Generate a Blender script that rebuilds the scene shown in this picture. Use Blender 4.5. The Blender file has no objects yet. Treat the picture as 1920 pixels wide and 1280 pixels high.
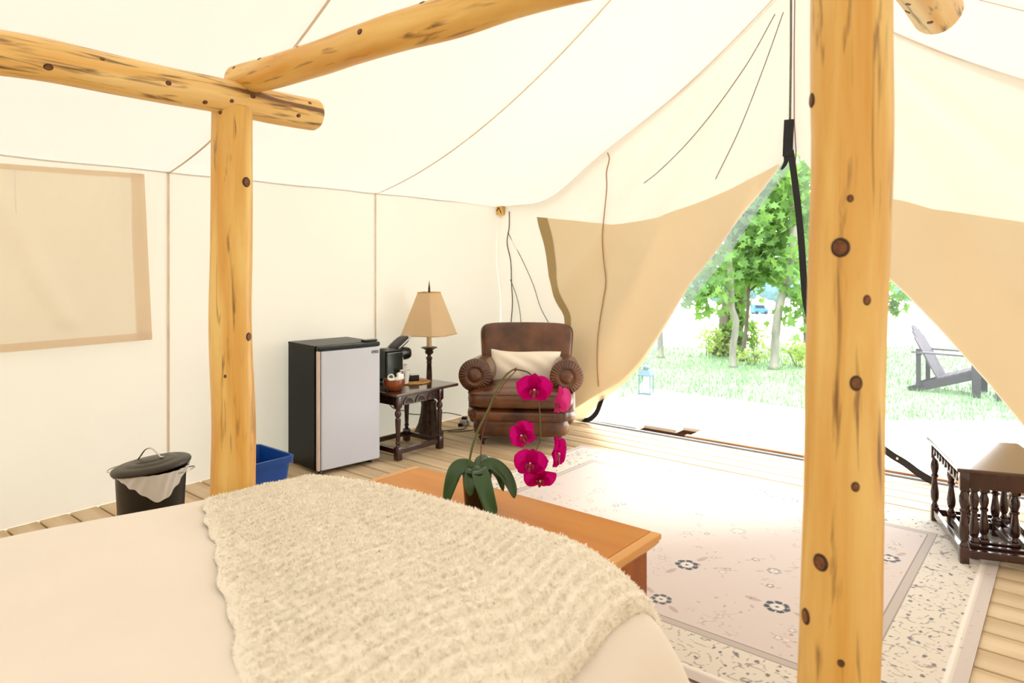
import bpy, bmesh, math, random
import numpy as np
from mathutils import Vector, Matrix, Quaternion

SC = bpy.context.scene
COL = SC.collection
R = math.radians

# ------------------------------------------------------------------ camera
cam_d = bpy.data.cameras.new('camera')
cam = bpy.data.objects.new('camera', cam_d)
COL.objects.link(cam)
cam.location = (0, 0, 1.385)
cam.rotation_euler = (R(90), 0, R(39.6))
cam_d.sensor_width = 36
cam_d.lens = 24
cam_d.shift_y = -143 / 1920
cam_d.clip_start = 0.02
cam_d.clip_end = 500
cam_d.dof.use_dof = True
cam_d.dof.focus_distance = 3.2
cam_d.dof.aperture_fstop = 4.0
SC.camera = cam

# ------------------------------------------------------------------ sky and sun
world = bpy.data.worlds.new('sky')
SC.world = world
world.use_nodes = True
wn = world.node_tree
wn.nodes.clear()
wo = wn.nodes.new('ShaderNodeOutputWorld')
bg = wn.nodes.new('ShaderNodeBackground')
tc = wn.nodes.new('ShaderNodeTexCoord')
sx = wn.nodes.new('ShaderNodeSeparateXYZ')
rp = wn.nodes.new('ShaderNodeValToRGB')
rp.color_ramp.elements[0].position = 0.0
rp.color_ramp.elements[0].color = (1.0, 1.0, 1.0, 1)
rp.color_ramp.elements[1].position = 1.0
rp.color_ramp.elements[1].color = (0.80, 0.90, 1.0, 1)
wn.links.new(tc.outputs['Generated'], sx.inputs[0])
wn.links.new(sx.outputs['Z'], rp.inputs[0])
wn.links.new(rp.outputs[0], bg.inputs[0])
bg.inputs[1].default_value = 3.3
wn.links.new(bg.outputs[0], wo.inputs[0])

sun_d = bpy.data.lights.new('sun', 'SUN')
sun = bpy.data.objects.new('sun', sun_d)
COL.objects.link(sun)
sun_d.energy = 2.6
sun_d.angle = R(14)
sun_d.color = (1.0, 0.96, 0.88)
sun.location = (3, 12, 12)
sun.rotation_euler = Vector((-0.12, -0.66, -0.72)).to_track_quat('-Z', 'Y').to_euler()

SC.view_settings.view_transform = 'Standard'
SC.view_settings.look = 'None'
SC.view_settings.exposure = 0.94
SC.view_settings.gamma = 1.0
SC.view_settings.use_curve_mapping = False

# ------------------------------------------------------------------ helpers
class MB:
    """collects geometry for ONE mesh"""
    def __init__(self):
        self.v, self.f = [], []

    def add(self, verts, faces):
        o = len(self.v)
        self.v += [tuple(p) for p in verts]
        self.f += [tuple(i + o for i in q) for q in faces]
        return self

    def box(self, c, s, bevel=0.0, rot=None, seg=2):
        bm = bmesh.new()
        bmesh.ops.create_cube(bm, size=1.0)
        bmesh.ops.scale(bm, vec=s, verts=bm.verts)
        if bevel:
            bmesh.ops.bevel(bm, geom=bm.edges[:] + bm.verts[:], offset=bevel, segments=seg, affect='EDGES', profile=0.5)
        bm.verts.index_update()
        m = Matrix.Translation(c)
        if rot is not None:
            m = m @ rot.to_4x4()
        self.add([m @ v.co for v in bm.verts], [[v.index for v in f.verts] for f in bm.faces])
        bm.free()
        return self

    def lathe(self, prof, c=(0, 0, 0), seg=24, rot=None, phase=0.0):
        vs, fs = [], []
        n = len(prof)
        for r, z in prof:
            for k in range(seg):
                a = 2 * math.pi * k / seg + phase
                vs.append(Vector((r * math.cos(a), r * math.sin(a), z)))
        for i in range(n - 1):
            for k in range(seg):
                k2 = (k + 1) % seg
                fs.append((i * seg + k, i * seg + k2, (i + 1) * seg + k2, (i + 1) * seg + k))
        if prof[0][0] > 1e-5:
            fs.append(tuple(reversed(range(seg))))
        if prof[-1][0] > 1e-5:
            fs.append(tuple(range((n - 1) * seg, n * seg)))
        m = Matrix.Translation(c)
        if rot is not None:
            m = m @ rot.to_4x4()
        return self.add([m @ p for p in vs], fs)

    def tube(self, pts, rad, seg=8, cap=True, flat=1.0):
        pts = [Vector(p) for p in pts]
        n = len(pts)
        rs = rad if isinstance(rad, (list, tuple)) else [rad] * n
        vs, fs = [], []
        up = Vector((0, 0, 1))
        for i, p in enumerate(pts):
            t = (pts[min(i + 1, n - 1)] - pts[max(i - 1, 0)])
            if t.length < 1e-9:
                t = Vector((0, 0, 1))
            t.normalize()
            if i == 0:
                a = t.cross(up)
                if a.length < 1e-3:
                    a = t.cross(Vector((0, 1, 0)))
            else:
                a = a - t * a.dot(t)
                if a.length < 1e-6:
                    a = t.cross(up)
            a.normalize()
            b = t.cross(a)
            for k in range(seg):
                q = 2 * math.pi * k / seg
                vs.append(p + a * (rs[i] * math.cos(q)) + b * (rs[i] * flat * math.sin(q)))
        for i in range(n - 1):
            for k in range(seg):
                k2 = (k + 1) % seg
                fs.append((i * seg + k, i * seg + k2, (i + 1) * seg + k2, (i + 1) * seg + k))
        if cap:
            fs.append(tuple(reversed(range(seg))))
            fs.append(tuple(range((n - 1) * seg, n * seg)))
        return self.add(vs, fs)

    def grid(self, fn, nu, nv, closed_u=False):
        vs, fs = [], []
        for j in range(nv + 1):
            for i in range(nu + (0 if closed_u else 1)):
                vs.append(fn(i / nu, j / nv))
        w = nu if closed_u else nu + 1
        for j in range(nv):
            for i in range(nu):
                i2 = (i + 1) % w if closed_u else i + 1
                fs.append((j * w + i, j * w + i2, (j + 1) * w + i2, (j + 1) * w + i))
        return self.add(vs, fs)

    def puff(self, c, s, e1=0.5, e2=0.5, nu=32, nv=18, rot=None, fn=None):
        """superellipsoid cushion with half sizes s"""
        def pw(a, e):
            return math.copysign(abs(a) ** e, a)
        m = Matrix.Translation(c)
        if rot is not None:
            m = m @ rot.to_4x4()
        def f(u, v):
            a, b = 2 * math.pi * u, math.pi * (v - 0.5)
            p = Vector((s[0] * pw(math.cos(b), e1) * pw(math.cos(a), e2),
                        s[1] * pw(math.cos(b), e1) * pw(math.sin(a), e2),
                        s[2] * pw(math.sin(b), e1)))
            if fn:
                p = fn(p)
            return m @ p
        return self.grid(f, nu, nv, closed_u=True)

    def prism(self, poly, z0, z1, m=None):
        """extrude a 2-D polygon (x,y) from z0 to z1"""
        n = len(poly)
        vs = [Vector((x, y, z0)) for x, y in poly] + [Vector((x, y, z1)) for x, y in poly]
        fs = [tuple(reversed(range(n))), tuple(range(n, 2 * n))]
        fs += [(i, (i + 1) % n, n + (i + 1) % n, n + i) for i in range(n)]
        if m is not None:
            vs = [m @ p for p in vs]
        return self.add(vs, fs)

    def build(self, name, mat, parent=None, smooth=False, autosmooth=None, loc=None):
        me = bpy.data.meshes.new(name)
        me.from_pydata(self.v, [], self.f)
        me.update()
        if smooth:
            me.polygons.foreach_set('use_smooth', [True] * len(me.polygons))
            if autosmooth:
                me.set_sharp_from_angle(angle=R(autosmooth))
        me.materials.append(mat)
        o = bpy.data.objects.new(name, me)
        COL.objects.link(o)
        if loc is not None:
            o.location = loc
        if parent is not None:
            o.parent = parent
        return o


def tag(o, label=None, cat=None, group=None, kind=None):
    if label: o['label'] = label
    if cat: o['category'] = cat
    if group: o['group'] = group
    if kind: o['kind'] = kind
    return o

def thing(name, label, cat, loc=(0, 0, 0), rz=0.0, group=None):
    o = bpy.data.objects.new(name, None)
    o.empty_display_size = 0.1
    COL.objects.link(o)
    o.location = loc
    o.rotation_euler = (0, 0, rz)
    return tag(o, label, cat, group)

def copy_part(o, parent):
    c = o.copy()
    COL.objects.link(c)
    c.parent = parent
    return c

def sstep(a, b, x):
    t = min(1.0, max(0.0, (x - a) / (b - a)))
    return t * t * (3 - 2 * t)

def interp(pts, x):
    if x <= pts[0][0]: return pts[0][1]
    for (x0, y0), (x1, y1) in zip(pts, pts[1:]):
        if x <= x1:
            return y0 + (y1 - y0) * (x - x0) / (x1 - x0)
    return pts[-1][1]

def smooth_path(pts, n=8):
    """Catmull-Rom"""
    P = [Vector(p) for p in pts]
    P = [P[0] * 2 - P[1]] + P + [P[-1] * 2 - P[-2]]
    out = []
    for i in range(1, len(P) - 2):
        a, b, c, d = P[i - 1], P[i], P[i + 1], P[i + 2]
        for k in range(n):
            t = k / n
            out.append(0.5 * ((2 * b) + (c - a) * t + (2 * a - 5 * b + 4 * c - d) * t * t + (3 * b - a - 3 * c + d) * t ** 3))
    out.append(P[-2])
    return out

# ------------------------------------------------------------------ materials
def srgb(r, g, b):
    f = lambda c: (c / 12.92 if c <= 0.04045 else ((c + 0.055) / 1.055) ** 2.4)
    return (f(r / 255), f(g / 255), f(b / 255), 1)

def pmat(name, col, rough=0.5, metal=0.0, vary=0.0, scale=8.0, stretch=(1, 1, 1), bump=0.0, bscale=None, spec=0.5, coat=0.0, sheen=0.0, col2=None, detail=4.0):
    m = bpy.data.materials.new(name)
    m.use_nodes = True
    nt = m.node_tree
    b = nt.nodes['Principled BSDF']
    b.inputs['Base Color'].default_value = col
    b.inputs['Roughness'].default_value = rough
    b.inputs['Metallic'].default_value = metal
    b.inputs['Specular IOR Level'].default_value = spec
    b.inputs['Coat Weight'].default_value = coat
    b.inputs['Sheen Weight'].default_value = sheen
    t = nt.nodes.new('ShaderNodeTexCoord')
    mp = nt.nodes.new('ShaderNodeMapping')
    mp.inputs['Scale'].default_value = stretch
    nt.links.new(t.outputs['Object'], mp.inputs[0])
    nz = nt.nodes.new('ShaderNodeTexNoise')
    nz.inputs['Scale'].default_value = scale
    nz.inputs['Detail'].default_value = detail
    nt.links.new(mp.outputs[0], nz.inputs['Vector'])
    c2 = col2 if col2 else tuple(max(0, c * (1 - vary)) for c in col[:3]) + (1,)
    c1 = col if col2 else tuple(min(1, c * (1 + vary * 0.5)) for c in col[:3]) + (1,)
    cr = nt.nodes.new('ShaderNodeValToRGB')
    cr.color_ramp.elements[0].position = 0.3
    cr.color_ramp.elements[0].color = c2
    cr.color_ramp.elements[1].position = 0.7
    cr.color_ramp.elements[1].color = c1
    nt.links.new(nz.outputs[0], cr.inputs[0])
    nt.links.new(cr.outputs[0], b.inputs['Base Color'])
    if bump:
        n2 = nt.nodes.new('ShaderNodeTexNoise')
        n2.inputs['Scale'].default_value = bscale or scale * 3
        n2.inputs['Detail'].default_value = 3
        nt.links.new(mp.outputs[0], n2.inputs['Vector'])
        bp = nt.nodes.new('ShaderNodeBump')
        bp.inputs['Strength'].default_value = bump
        bp.inputs['Distance'].default_value = 0.01
        nt.links.new(n2.outputs[0], bp.inputs['Height'])
        nt.links.new(bp.outputs[0], b.inputs['Normal'])
    return m

def cloth_mat(name, col, trans=0.5, col_t=None, weave=400.0, vary=0.06):
    """thin cloth: diffuse reflection + transmitted light"""
    m = bpy.data.materials.new(name)
    m.use_nodes = True
    nt = m.node_tree
    nt.nodes.clear()
    out = nt.nodes.new('ShaderNodeOutputMaterial')
    d = nt.nodes.new('ShaderNodeBsdfDiffuse')
    tr = nt.nodes.new('ShaderNodeBsdfTranslucent')
    mx = nt.nodes.new('ShaderNodeMixShader')
    mx.inputs[0].default_value = trans
    t = nt.nodes.new('ShaderNodeTexCoord')
    nz = nt.nodes.new('ShaderNodeTexNoise')
    nz.inputs['Scale'].default_value = 1.7
    nz.inputs['Detail'].default_value = 5
    nt.links.new(t.outputs['Object'], nz.inputs['Vector'])
    for sh, c in ((d, col), (tr, col_t or col)):
        cr = nt.nodes.new('ShaderNodeValToRGB')
        cr.color_ramp.elements[0].color = tuple(x * (1 - vary) for x in c[:3]) + (1,)
        cr.color_ramp.elements[1].color = tuple(c[:3]) + (1,)
        nt.links.new(nz.outputs[0], cr.inputs[0])
        nt.links.new(cr.outputs[0], sh.inputs['Color'])
    wv = nt.nodes.new('ShaderNodeTexNoise')
    wv.inputs['Scale'].default_value = weave
    nt.links.new(t.outputs['Object'], wv.inputs['Vector'])
    bp = nt.nodes.new('ShaderNodeBump')
    bp.inputs['Strength'].default_value = 0.12
    bp.inputs['Distance'].default_value = 0.003
    nt.links.new(wv.outputs[0], bp.inputs['Height'])
    nt.links.new(bp.outputs[0], d.inputs['Normal'])
    nt.links.new(d.outputs[0], mx.inputs[1])
    nt.links.new(tr.outputs[0], mx.inputs[2])
    nt.links.new(mx.outputs[0], out.inputs[0])
    return m

def log_mat(name, light, mid, dark, streak=0.62):
    """peeled pine: grain runs along the object's own Z axis"""
    m = bpy.data.materials.new(name)
    m.use_nodes = True
    nt = m.node_tree
    b = nt.nodes['Principled BSDF']
    b.inputs['Roughness'].default_value = 0.42
    b.inputs['Coat Weight'].default_value = 0.12
    b.inputs['Coat Roughness'].default_value = 0.3
    t = nt.nodes.new('ShaderNodeTexCoord')
    def nz(sc, st, det=4, dist=0.0):
        mp = nt.nodes.new('ShaderNodeMapping')
        mp.inputs['Scale'].default_value = st
        n = nt.nodes.new('ShaderNodeTexNoise')
        n.inputs['Scale'].default_value = sc
        n.inputs['Detail'].default_value = det
        n.inputs['Distortion'].default_value = dist
        nt.links.new(t.outputs['Object'], mp.inputs[0])
        nt.links.new(mp.outputs[0], n.inputs['Vector'])
        return n
    g = nz(16, (1, 1, 0.10), 5, 0.6)
    cr = nt.nodes.new('ShaderNodeValToRGB')
    e = cr.color_ramp.elements
    e[0].position, e[0].color = 0.32, mid
    e[1].position, e[1].color = 0.68, light
    nt.links.new(g.outputs[0], cr.inputs[0])
    s = nz(42, (1, 1, 0.085), 5, 0.8)
    patch = nz(7, (1, 1, 0.45), 2)
    mul = nt.nodes.new('ShaderNodeMath'); mul.operation = 'MULTIPLY_ADD'
    mul.inputs[1].default_value = 0.35
    nt.links.new(patch.outputs[0], mul.inputs[0])
    nt.links.new(s.outputs[0], mul.inputs[2])
    sr = nt.nodes.new('ShaderNodeValToRGB')
    sr.color_ramp.elements[0].position = streak + 0.18
    sr.color_ramp.elements[0].color = (0, 0, 0, 1)
    sr.color_ramp.elements[1].position = streak + 0.32
    sr.color_ramp.elements[1].color = (1, 1, 1, 1)
    nt.links.new(mul.outputs[0], sr.inputs[0])
    mx = nt.nodes.new('ShaderNodeMixRGB')
    nt.links.new(sr.outputs[0], mx.inputs[0])
    nt.links.new(cr.outputs[0], mx.inputs[1])
    mx.inputs[2].default_value = dark
    nt.links.new(mx.outputs[0], b.inputs['Base Color'])
    bp = nt.nodes.new('ShaderNodeBump')
    bp.inputs['Strength'].default_value = 0.25
    bp.inputs['Distance'].default_value = 0.004
    nt.links.new(s.outputs[0], bp.inputs['Height'])
    nt.links.new(bp.outputs[0], b.inputs['Normal'])
    return m

M = {}
M['canvas'] = cloth_mat('canvas', srgb(241, 233, 222), 0.175, srgb(194, 186, 176))
M['canvas_flap'] = cloth_mat('canvas_flap', srgb(246, 230, 198), 0.2, srgb(240, 218, 172))
M['canvas_cover'] = cloth_mat('canvas_cover', srgb(253, 244, 228), 0.38, srgb(255, 248, 232))
M['canvas_hem'] = cloth_mat('canvas_hem', srgb(248, 230, 206), 0.40, srgb(252, 236, 210))
M['canvas_hem_shaded'] = cloth_mat('canvas_hem_shaded', srgb(186, 164, 118), 0.06, srgb(120, 100, 60))  # hem canvas with the flap edge's shade put into its colour
M['canvas_tape'] = pmat('canvas_tape', srgb(230, 210, 186), 0.9, vary=0.1)
M['log'] = log_mat('peeled_log', srgb(238, 202, 118), srgb(216, 154, 54), srgb(138, 96, 44), 0.585)
M['log_pale'] = log_mat('peeled_log_pale', srgb(244, 214, 146), srgb(226, 172, 78), srgb(120, 84, 48), 0.53)
M['log_end'] = pmat('log_end', srgb(205, 150, 84), 0.7, vary=0.3, scale=20, col2=srgb(150, 98, 56))
M['knot'] = pmat('knot', srgb(70, 38, 20), 0.6, vary=0.5, scale=90, col2=srgb(36, 20, 12))
M['knot_core'] = pmat('knot_core', srgb(140, 86, 40), 0.6, vary=0.5, scale=120, col2=srgb(84, 46, 22))
M['plank'] = pmat('deck_plank', srgb(226, 204, 168), 0.6, scale=14, stretch=(0.08, 1, 1), col2=srgb(192, 162, 120), bump=0.1, bscale=60)
M['plank_b'] = pmat('deck_plank_b', srgb(218, 196, 160), 0.6, scale=12, stretch=(0.08, 1, 1), col2=srgb(184, 152, 110), bump=0.1, bscale=60)
M['under'] = pmat('under_floor', srgb(70, 40, 20), 0.9, vary=0.2)
M['outer_deck'] = pmat('outer_deck_plank', srgb(226, 218, 205), 0.7, vary=0.08, scale=12, stretch=(0.1, 1, 1))
M['brown_board'] = pmat('brown_board', srgb(196, 140, 98), 0.7, vary=0.3, scale=14, stretch=(0.2, 1, 1))
M['black_web'] = pmat('black_webbing', srgb(26, 24, 30), 0.7, vary=0.2, scale=60)
M['rope'] = pmat('grey_rope', srgb(120, 116, 112), 0.8, vary=0.4, scale=120)
M['cord_tan'] = pmat('tan_cord', srgb(178, 140, 104), 0.8, vary=0.1)
M['cord_red'] = pmat('dull_red_cord', srgb(160, 118, 108), 0.8, vary=0.1)
M['cord_black'] = pmat('black_cord', srgb(40, 38, 40), 0.6, vary=0.1)
M['white_cord'] = pmat('white_cord', srgb(235, 232, 226), 0.7, vary=0.05)
M['sheet'] = pmat('white_sheet', srgb(244, 236, 224), 0.85, vary=0.03, scale=3, bump=0.05, bscale=300, sheen=0.2)
M['throw'] = pmat('cream_throw', srgb(254, 248, 232), 0.95, vary=0.03, scale=60, sheen=0.5)
M['tuft'] = cloth_mat('cream_tuft', srgb(255, 250, 240), 0.4, srgb(255, 249, 236), weave=60, vary=0.03)
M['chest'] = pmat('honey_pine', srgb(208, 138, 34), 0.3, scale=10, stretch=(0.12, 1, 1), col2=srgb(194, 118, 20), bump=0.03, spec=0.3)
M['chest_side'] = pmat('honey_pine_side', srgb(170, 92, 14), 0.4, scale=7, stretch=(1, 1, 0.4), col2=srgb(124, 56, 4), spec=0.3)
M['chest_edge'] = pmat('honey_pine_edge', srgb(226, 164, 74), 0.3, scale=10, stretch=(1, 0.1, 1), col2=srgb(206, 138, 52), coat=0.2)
M['dark_wood'] = pmat('dark_oak', srgb(70, 34, 26), 0.22, scale=10, stretch=(1, 1, 0.2), col2=srgb(40, 18, 16), coat=0.5)
M['dark_top'] = pmat('dark_oak_top', srgb(82, 52, 36), 0.16, scale=14, stretch=(1, 0.12, 1), col2=srgb(58, 34, 24), coat=0.6)
M['dark_carve'] = pmat('dark_oak_carving', srgb(52, 30, 26), 0.35, vary=0.3, scale=30)
M['leather'] = pmat('brown_leather', srgb(118, 70, 38), 0.27, scale=5, col2=srgb(60, 30, 15), bump=0.08, bscale=140, spec=0.6, coat=0.15)
M['leather_piping'] = pmat('brown_leather_piping', srgb(74, 40, 24), 0.4, vary=0.2)
M['pillow'] = pmat('white_linen', srgb(244, 234, 216), 0.9, vary=0.04, scale=5, bump=0.1, bscale=120)
M['black_plastic'] = pmat('black_plastic', srgb(8, 8, 8), 0.25, vary=0.2, scale=5)
M['black_matte'] = pmat('black_matte', srgb(30, 27, 22), 0.45, vary=0.2, scale=30)
M['fridge_side'] = pmat('fridge_side', srgb(7, 6, 5), 0.3, vary=0.15, scale=200, spec=0.12)
M['steel'] = pmat('fridge_steel', srgb(206, 212, 226), 0.22, metal=0.0, vary=0.03, scale=3, coat=0.3)
M['gasket'] = pmat('door_gasket', srgb(222, 200, 188), 0.6, vary=0.1)
M['glass_cap'] = pmat('dark_gloss_cap', srgb(14, 28, 34), 0.08, vary=0.2)
M['white_print'] = pmat('white_print', srgb(240, 240, 240), 0.5, vary=0.01)
M['bronze'] = pmat('aged_bronze', srgb(88, 66, 44), 0.45, metal=0.4, scale=24, col2=srgb(50, 36, 26), bump=0.3, bscale=50)
M['ivory'] = pmat('ivory_sleeve', srgb(226, 208, 160), 0.5, vary=0.04)
M['shade'] = cloth_mat('lamp_shade_linen', srgb(238, 212, 172), 0.35, srgb(236, 206, 158), weave=260)
M['shade_trim'] = pmat('lamp_shade_trim', srgb(206, 168, 112), 0.8, vary=0.06)
M['tank'] = pmat('smoked_tank', srgb(34, 40, 26), 0.12, vary=0.25, scale=8)
M['silver'] = pmat('silver_plastic', srgb(206, 206, 206), 0.3, metal=0.4, vary=0.03)
M['white_paper'] = pmat('white_paper', srgb(246, 244, 240), 0.6, vary=0.02)
M['bowl'] = pmat('wooden_bowl', srgb(158, 84, 42), 0.3, scale=14, col2=srgb(116, 54, 26), coat=0.3)
M['green_print'] = pmat('green_print', srgb(40, 122, 60), 0.5, vary=0.3, scale=300)
M['straw'] = pmat('woven_straw', srgb(206, 162, 98), 0.8, scale=120, col2=srgb(168, 118, 62))
M['blue'] = pmat('blue_plastic', srgb(3, 70, 156), 0.35, vary=0.1, scale=5)
M['can'] = pmat('black_can', srgb(17, 14, 11), 0.4, vary=0.2, scale=30)
M['can_lid'] = pmat('dark_can_lid', srgb(46, 39, 26), 0.4, vary=0.15, scale=20)
M['chrome'] = pmat('chrome', srgb(210, 208, 200), 0.18, metal=1.0, vary=0.02)
M['liner'] = cloth_mat('plastic_liner', srgb(250, 248, 244), 0.25, weave=60)
M['stem'] = pmat('orchid_stem', srgb(92, 100, 44), 0.5, vary=0.25, scale=30)
M['stake'] = pmat('orchid_stake', srgb(124, 62, 40), 0.5, vary=0.2)
M['leaf'] = pmat('orchid_leaf', srgb(44, 84, 34), 0.3, vary=0.25, scale=9, coat=0.2)
M['pot'] = pmat('dark_pot', srgb(16, 11, 14), 0.3, vary=0.2)
M['bark_mix'] = pmat('potting_bark', srgb(60, 42, 30), 0.9, vary=0.4, scale=60)
M['petal'] = cloth_mat('orchid_petal', srgb(208, 6, 122), 0.35, srgb(232, 30, 150), weave=120, vary=0.25)
M['petal_pale'] = cloth_mat('orchid_petal_back', srgb(232, 62, 150), 0.4, srgb(246, 100, 176), weave=120, vary=0.2)
M['lip'] = pmat('orchid_lip', srgb(150, 6, 62), 0.45, vary=0.3, scale=60)
M['lip_eye'] = pmat('orchid_column', srgb(248, 210, 200), 0.5, vary=0.1)
M['metal_lantern'] = pmat('lantern_metal', srgb(96, 116, 124), 0.4, metal=0.5, vary=0.1)
M['candle'] = pmat('candle_wax', srgb(244, 240, 228), 0.5, vary=0.02)
M['grass'] = pmat('lawn_grass', srgb(124, 154, 112), 0.9, scale=1.3, col2=srgb(160, 178, 140))
M['blade'] = pmat('grass_blade', srgb(118, 152, 104), 0.8, vary=0.2, scale=2)
M['field'] = pmat('pale_field', srgb(226, 222, 196), 0.9, vary=0.05, scale=0.2)
M['bark'] = pmat('tree_bark', srgb(112, 102, 88), 0.9, scale=9, stretch=(1, 1, 0.25), col2=srgb(66, 60, 50), bump=0.6, bscale=22)
M['bark_pale'] = pmat('pale_bark', srgb(150, 146, 132), 0.9, scale=8, stretch=(1, 1, 0.3), col2=srgb(108, 106, 96), bump=0.3, bscale=22)
M['tree_leaf'] = cloth_mat('maple_leaf', srgb(124, 160, 100), 0.45, srgb(164, 204, 84), weave=20, vary=0.55)
M['shrub_leaf'] = cloth_mat('shrub_leaf', srgb(168, 190, 110), 0.45, srgb(206, 226, 130), weave=20, vary=0.35)
M['far_leaf'] = pmat('far_foliage', srgb(96, 128, 140), 0.9, vary=0.3, scale=0.6)  # bluish distance haze mixed into the foliage colour
M['far_blue'] = pmat('far_blue_metal', srgb(52, 106, 178), 0.5, vary=0.15, scale=2)
M['chair_wood'] = pmat('weathered_grey_wood', srgb(82, 72, 80), 0.7, vary=0.2, scale=12, stretch=(1, 1, 0.2))
M['chair_dark'] = pmat('weathered_dark_wood', srgb(52, 46, 50), 0.7, vary=0.2, scale=12)

def glass_mat():
    m = bpy.data.materials.new('clear_pane')
    m.use_nodes = True
    nt = m.node_tree; nt.nodes.clear()
    out = nt.nodes.new('ShaderNodeOutputMaterial')
    a = nt.nodes.new('ShaderNodeBsdfTransparent'); g = nt.nodes.new('ShaderNodeBsdfGlossy')
    g.inputs['Roughness'].default_value = 0.05
    a.inputs[0].default_value = (0.93, 0.97, 0.98, 1)
    mx = nt.nodes.new('ShaderNodeMixShader'); mx.inputs[0].default_value = 0.1
    nt.links.new(a.outputs[0], mx.inputs[1]); nt.links.new(g.outputs[0], mx.inputs[2])
    nt.links.new(mx.outputs[0], out.inputs[0])
    return m
M['glass'] = glass_mat()

def mesh_screen_mat(name, opac, col):
    m = bpy.data.materials.new(name)
    m.use_nodes = True
    nt = m.node_tree; nt.nodes.clear()
    out = nt.nodes.new('ShaderNodeOutputMaterial')
    a = nt.nodes.new('ShaderNodeBsdfTransparent')
    d = nt.nodes.new('ShaderNodeBsdfDiffuse'); d.inputs[0].default_value = col
    t = nt.nodes.new('ShaderNodeBsdfTranslucent'); t.inputs[0].default_value = col
    m1 = nt.nodes.new('ShaderNodeMixShader'); m1.inputs[0].default_value = 0.5
    m2 = nt.nodes.new('ShaderNodeMixShader'); m2.inputs[0].default_value = opac
    nt.links.new(d.outputs[0], m1.inputs[1]); nt.links.new(t.outputs[0], m1.inputs[2])
    nt.links.new(a.outputs[0], m2.inputs[1]); nt.links.new(m1.outputs[0], m2.inputs[2])
    nt.links.new(m2.outputs[0], out.inputs[0])
    return m
M['screen'] = mesh_screen_mat('insect_screen', 0.14, srgb(140, 146, 150))
M['screen_fold'] = mesh_screen_mat('insect_screen_folded', 0.5, srgb(120, 124, 128))

# ------------------------------------------------------------------ tent shell
XL, XR, YF, YB, RIDGE = -4.34, 1.18, 5.08, -3.0, -1.58
EAVE = 1.963
def roof_z(x, y):
    u = (x - XL) if x < RIDGE else (XR - x)
    z = EAVE + 0.19 * u + 0.125 * u * u
    z -= 0.13 * math.exp(-((u - 0.62) / 0.42) ** 2) * sstep(4.2, YF, y)
    return z

# ceiling: two sagging roof slopes
def roof_pt(u, v):
    x = XL + (XR - XL) * u
    y = YB + (YF + 0.02 - YB) * v
    ph = ((y - 1.9) / 1.62) % 1.0
    sag = -0.012 * math.sin(math.pi * ph) ** 2 * math.sin(math.pi * min(1, abs(x - RIDGE) / 2.76))
    return Vector((x, y, roof_z(x, y) + sag))
ceiling = MB().grid(roof_pt, 72, 90).build('ceiling', M['canvas'], smooth=True)
tag(ceiling, 'cream canvas tent roof sagging from ridge to eaves', kind='structure')
def strip(path, w, side, name, mat, parent, lift):
    """flat tape along a path: w = width vector direction, lift = offset vector"""
    side, lift = Vector(side), Vector(lift)
    vs, fs = [], []
    for p in path:
        p = Vector(p) + lift
        vs += [p - side * w / 2, p + side * w / 2]
    for i in range(len(path) - 1):
        fs.append((2 * i, 2 * i + 1, 2 * i + 3, 2 * i + 2))
    mb = MB().add(vs, fs)
    o = mb.build(name, mat, parent)
    return o
for ys in (-1.36, 0.26, 1.90, 3.52):
    for a, b in ((XL, RIDGE), (XR, RIDGE)):
        pth = [(a + (b - a) * k / 24, ys, roof_z(a + (b - a) * k / 24, ys)) for k in range(25)]
        strip(pth, 0.016, (0, 1, 0), 'seam', M['canvas_tape'], ceiling, (0, 0, -0.012))

# left wall with a gentle billow
def wall_pt(x0, sgn):
    def f(u, v):
        y = YB + (YF - YB) * u
        z = EAVE * v
        ph = ((y - 1.9) / 1.62) % 1.0
        d = 0.012 * math.sin(math.pi * ph) * math.sin(math.pi * v) + 0.006 * math.sin(y * 5.1 + z * 2.3) * (1 - v)
        return Vector((x0 + sgn * d, y, z))
    return f
wall_left = MB().grid(wall_pt(XL, -1), 120, 30).build('wall_left', M['canvas'], smooth=True)
tag(wall_left, 'cream canvas side wall behind the fridge and bin', kind='structure')
for ys in (-1.36, 0.26, 1.90, 3.52):
    strip([(XL, ys, EAVE * k / 8) for k in range(9)], 0.016, (0, 1, 0), 'seam', M['canvas_tape'], wall_left, (0.008, 0, 0))
# eave welt along the wall top
MB().tube([(XL + 0.004, YB + 0.05 + (YF - 0.1 - YB) * k / 40, EAVE - 0.004 + 0.003 * math.sin(k * 1.7)) for k in range(41)], 0.0045, 6).build('eave_welt', M['canvas'], wall_left)
wall_right = MB().grid(wall_pt(XR, 1), 60, 14).build('wall_right', M['canvas'], smooth=True)
tag(wall_right, 'cream canvas side wall on the right of the bed', kind='structure')
def back_pt(u, v):
    x = XL + (XR - XL) * u
    return Vector((x, YB, roof_z(x, YB) * v))
wall_back = MB().grid(back_pt, 50, 16).build('wall_back', M['canvas'], smooth=True)
tag(wall_back, 'cream canvas gable wall behind the bed head', kind='structure')

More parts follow.
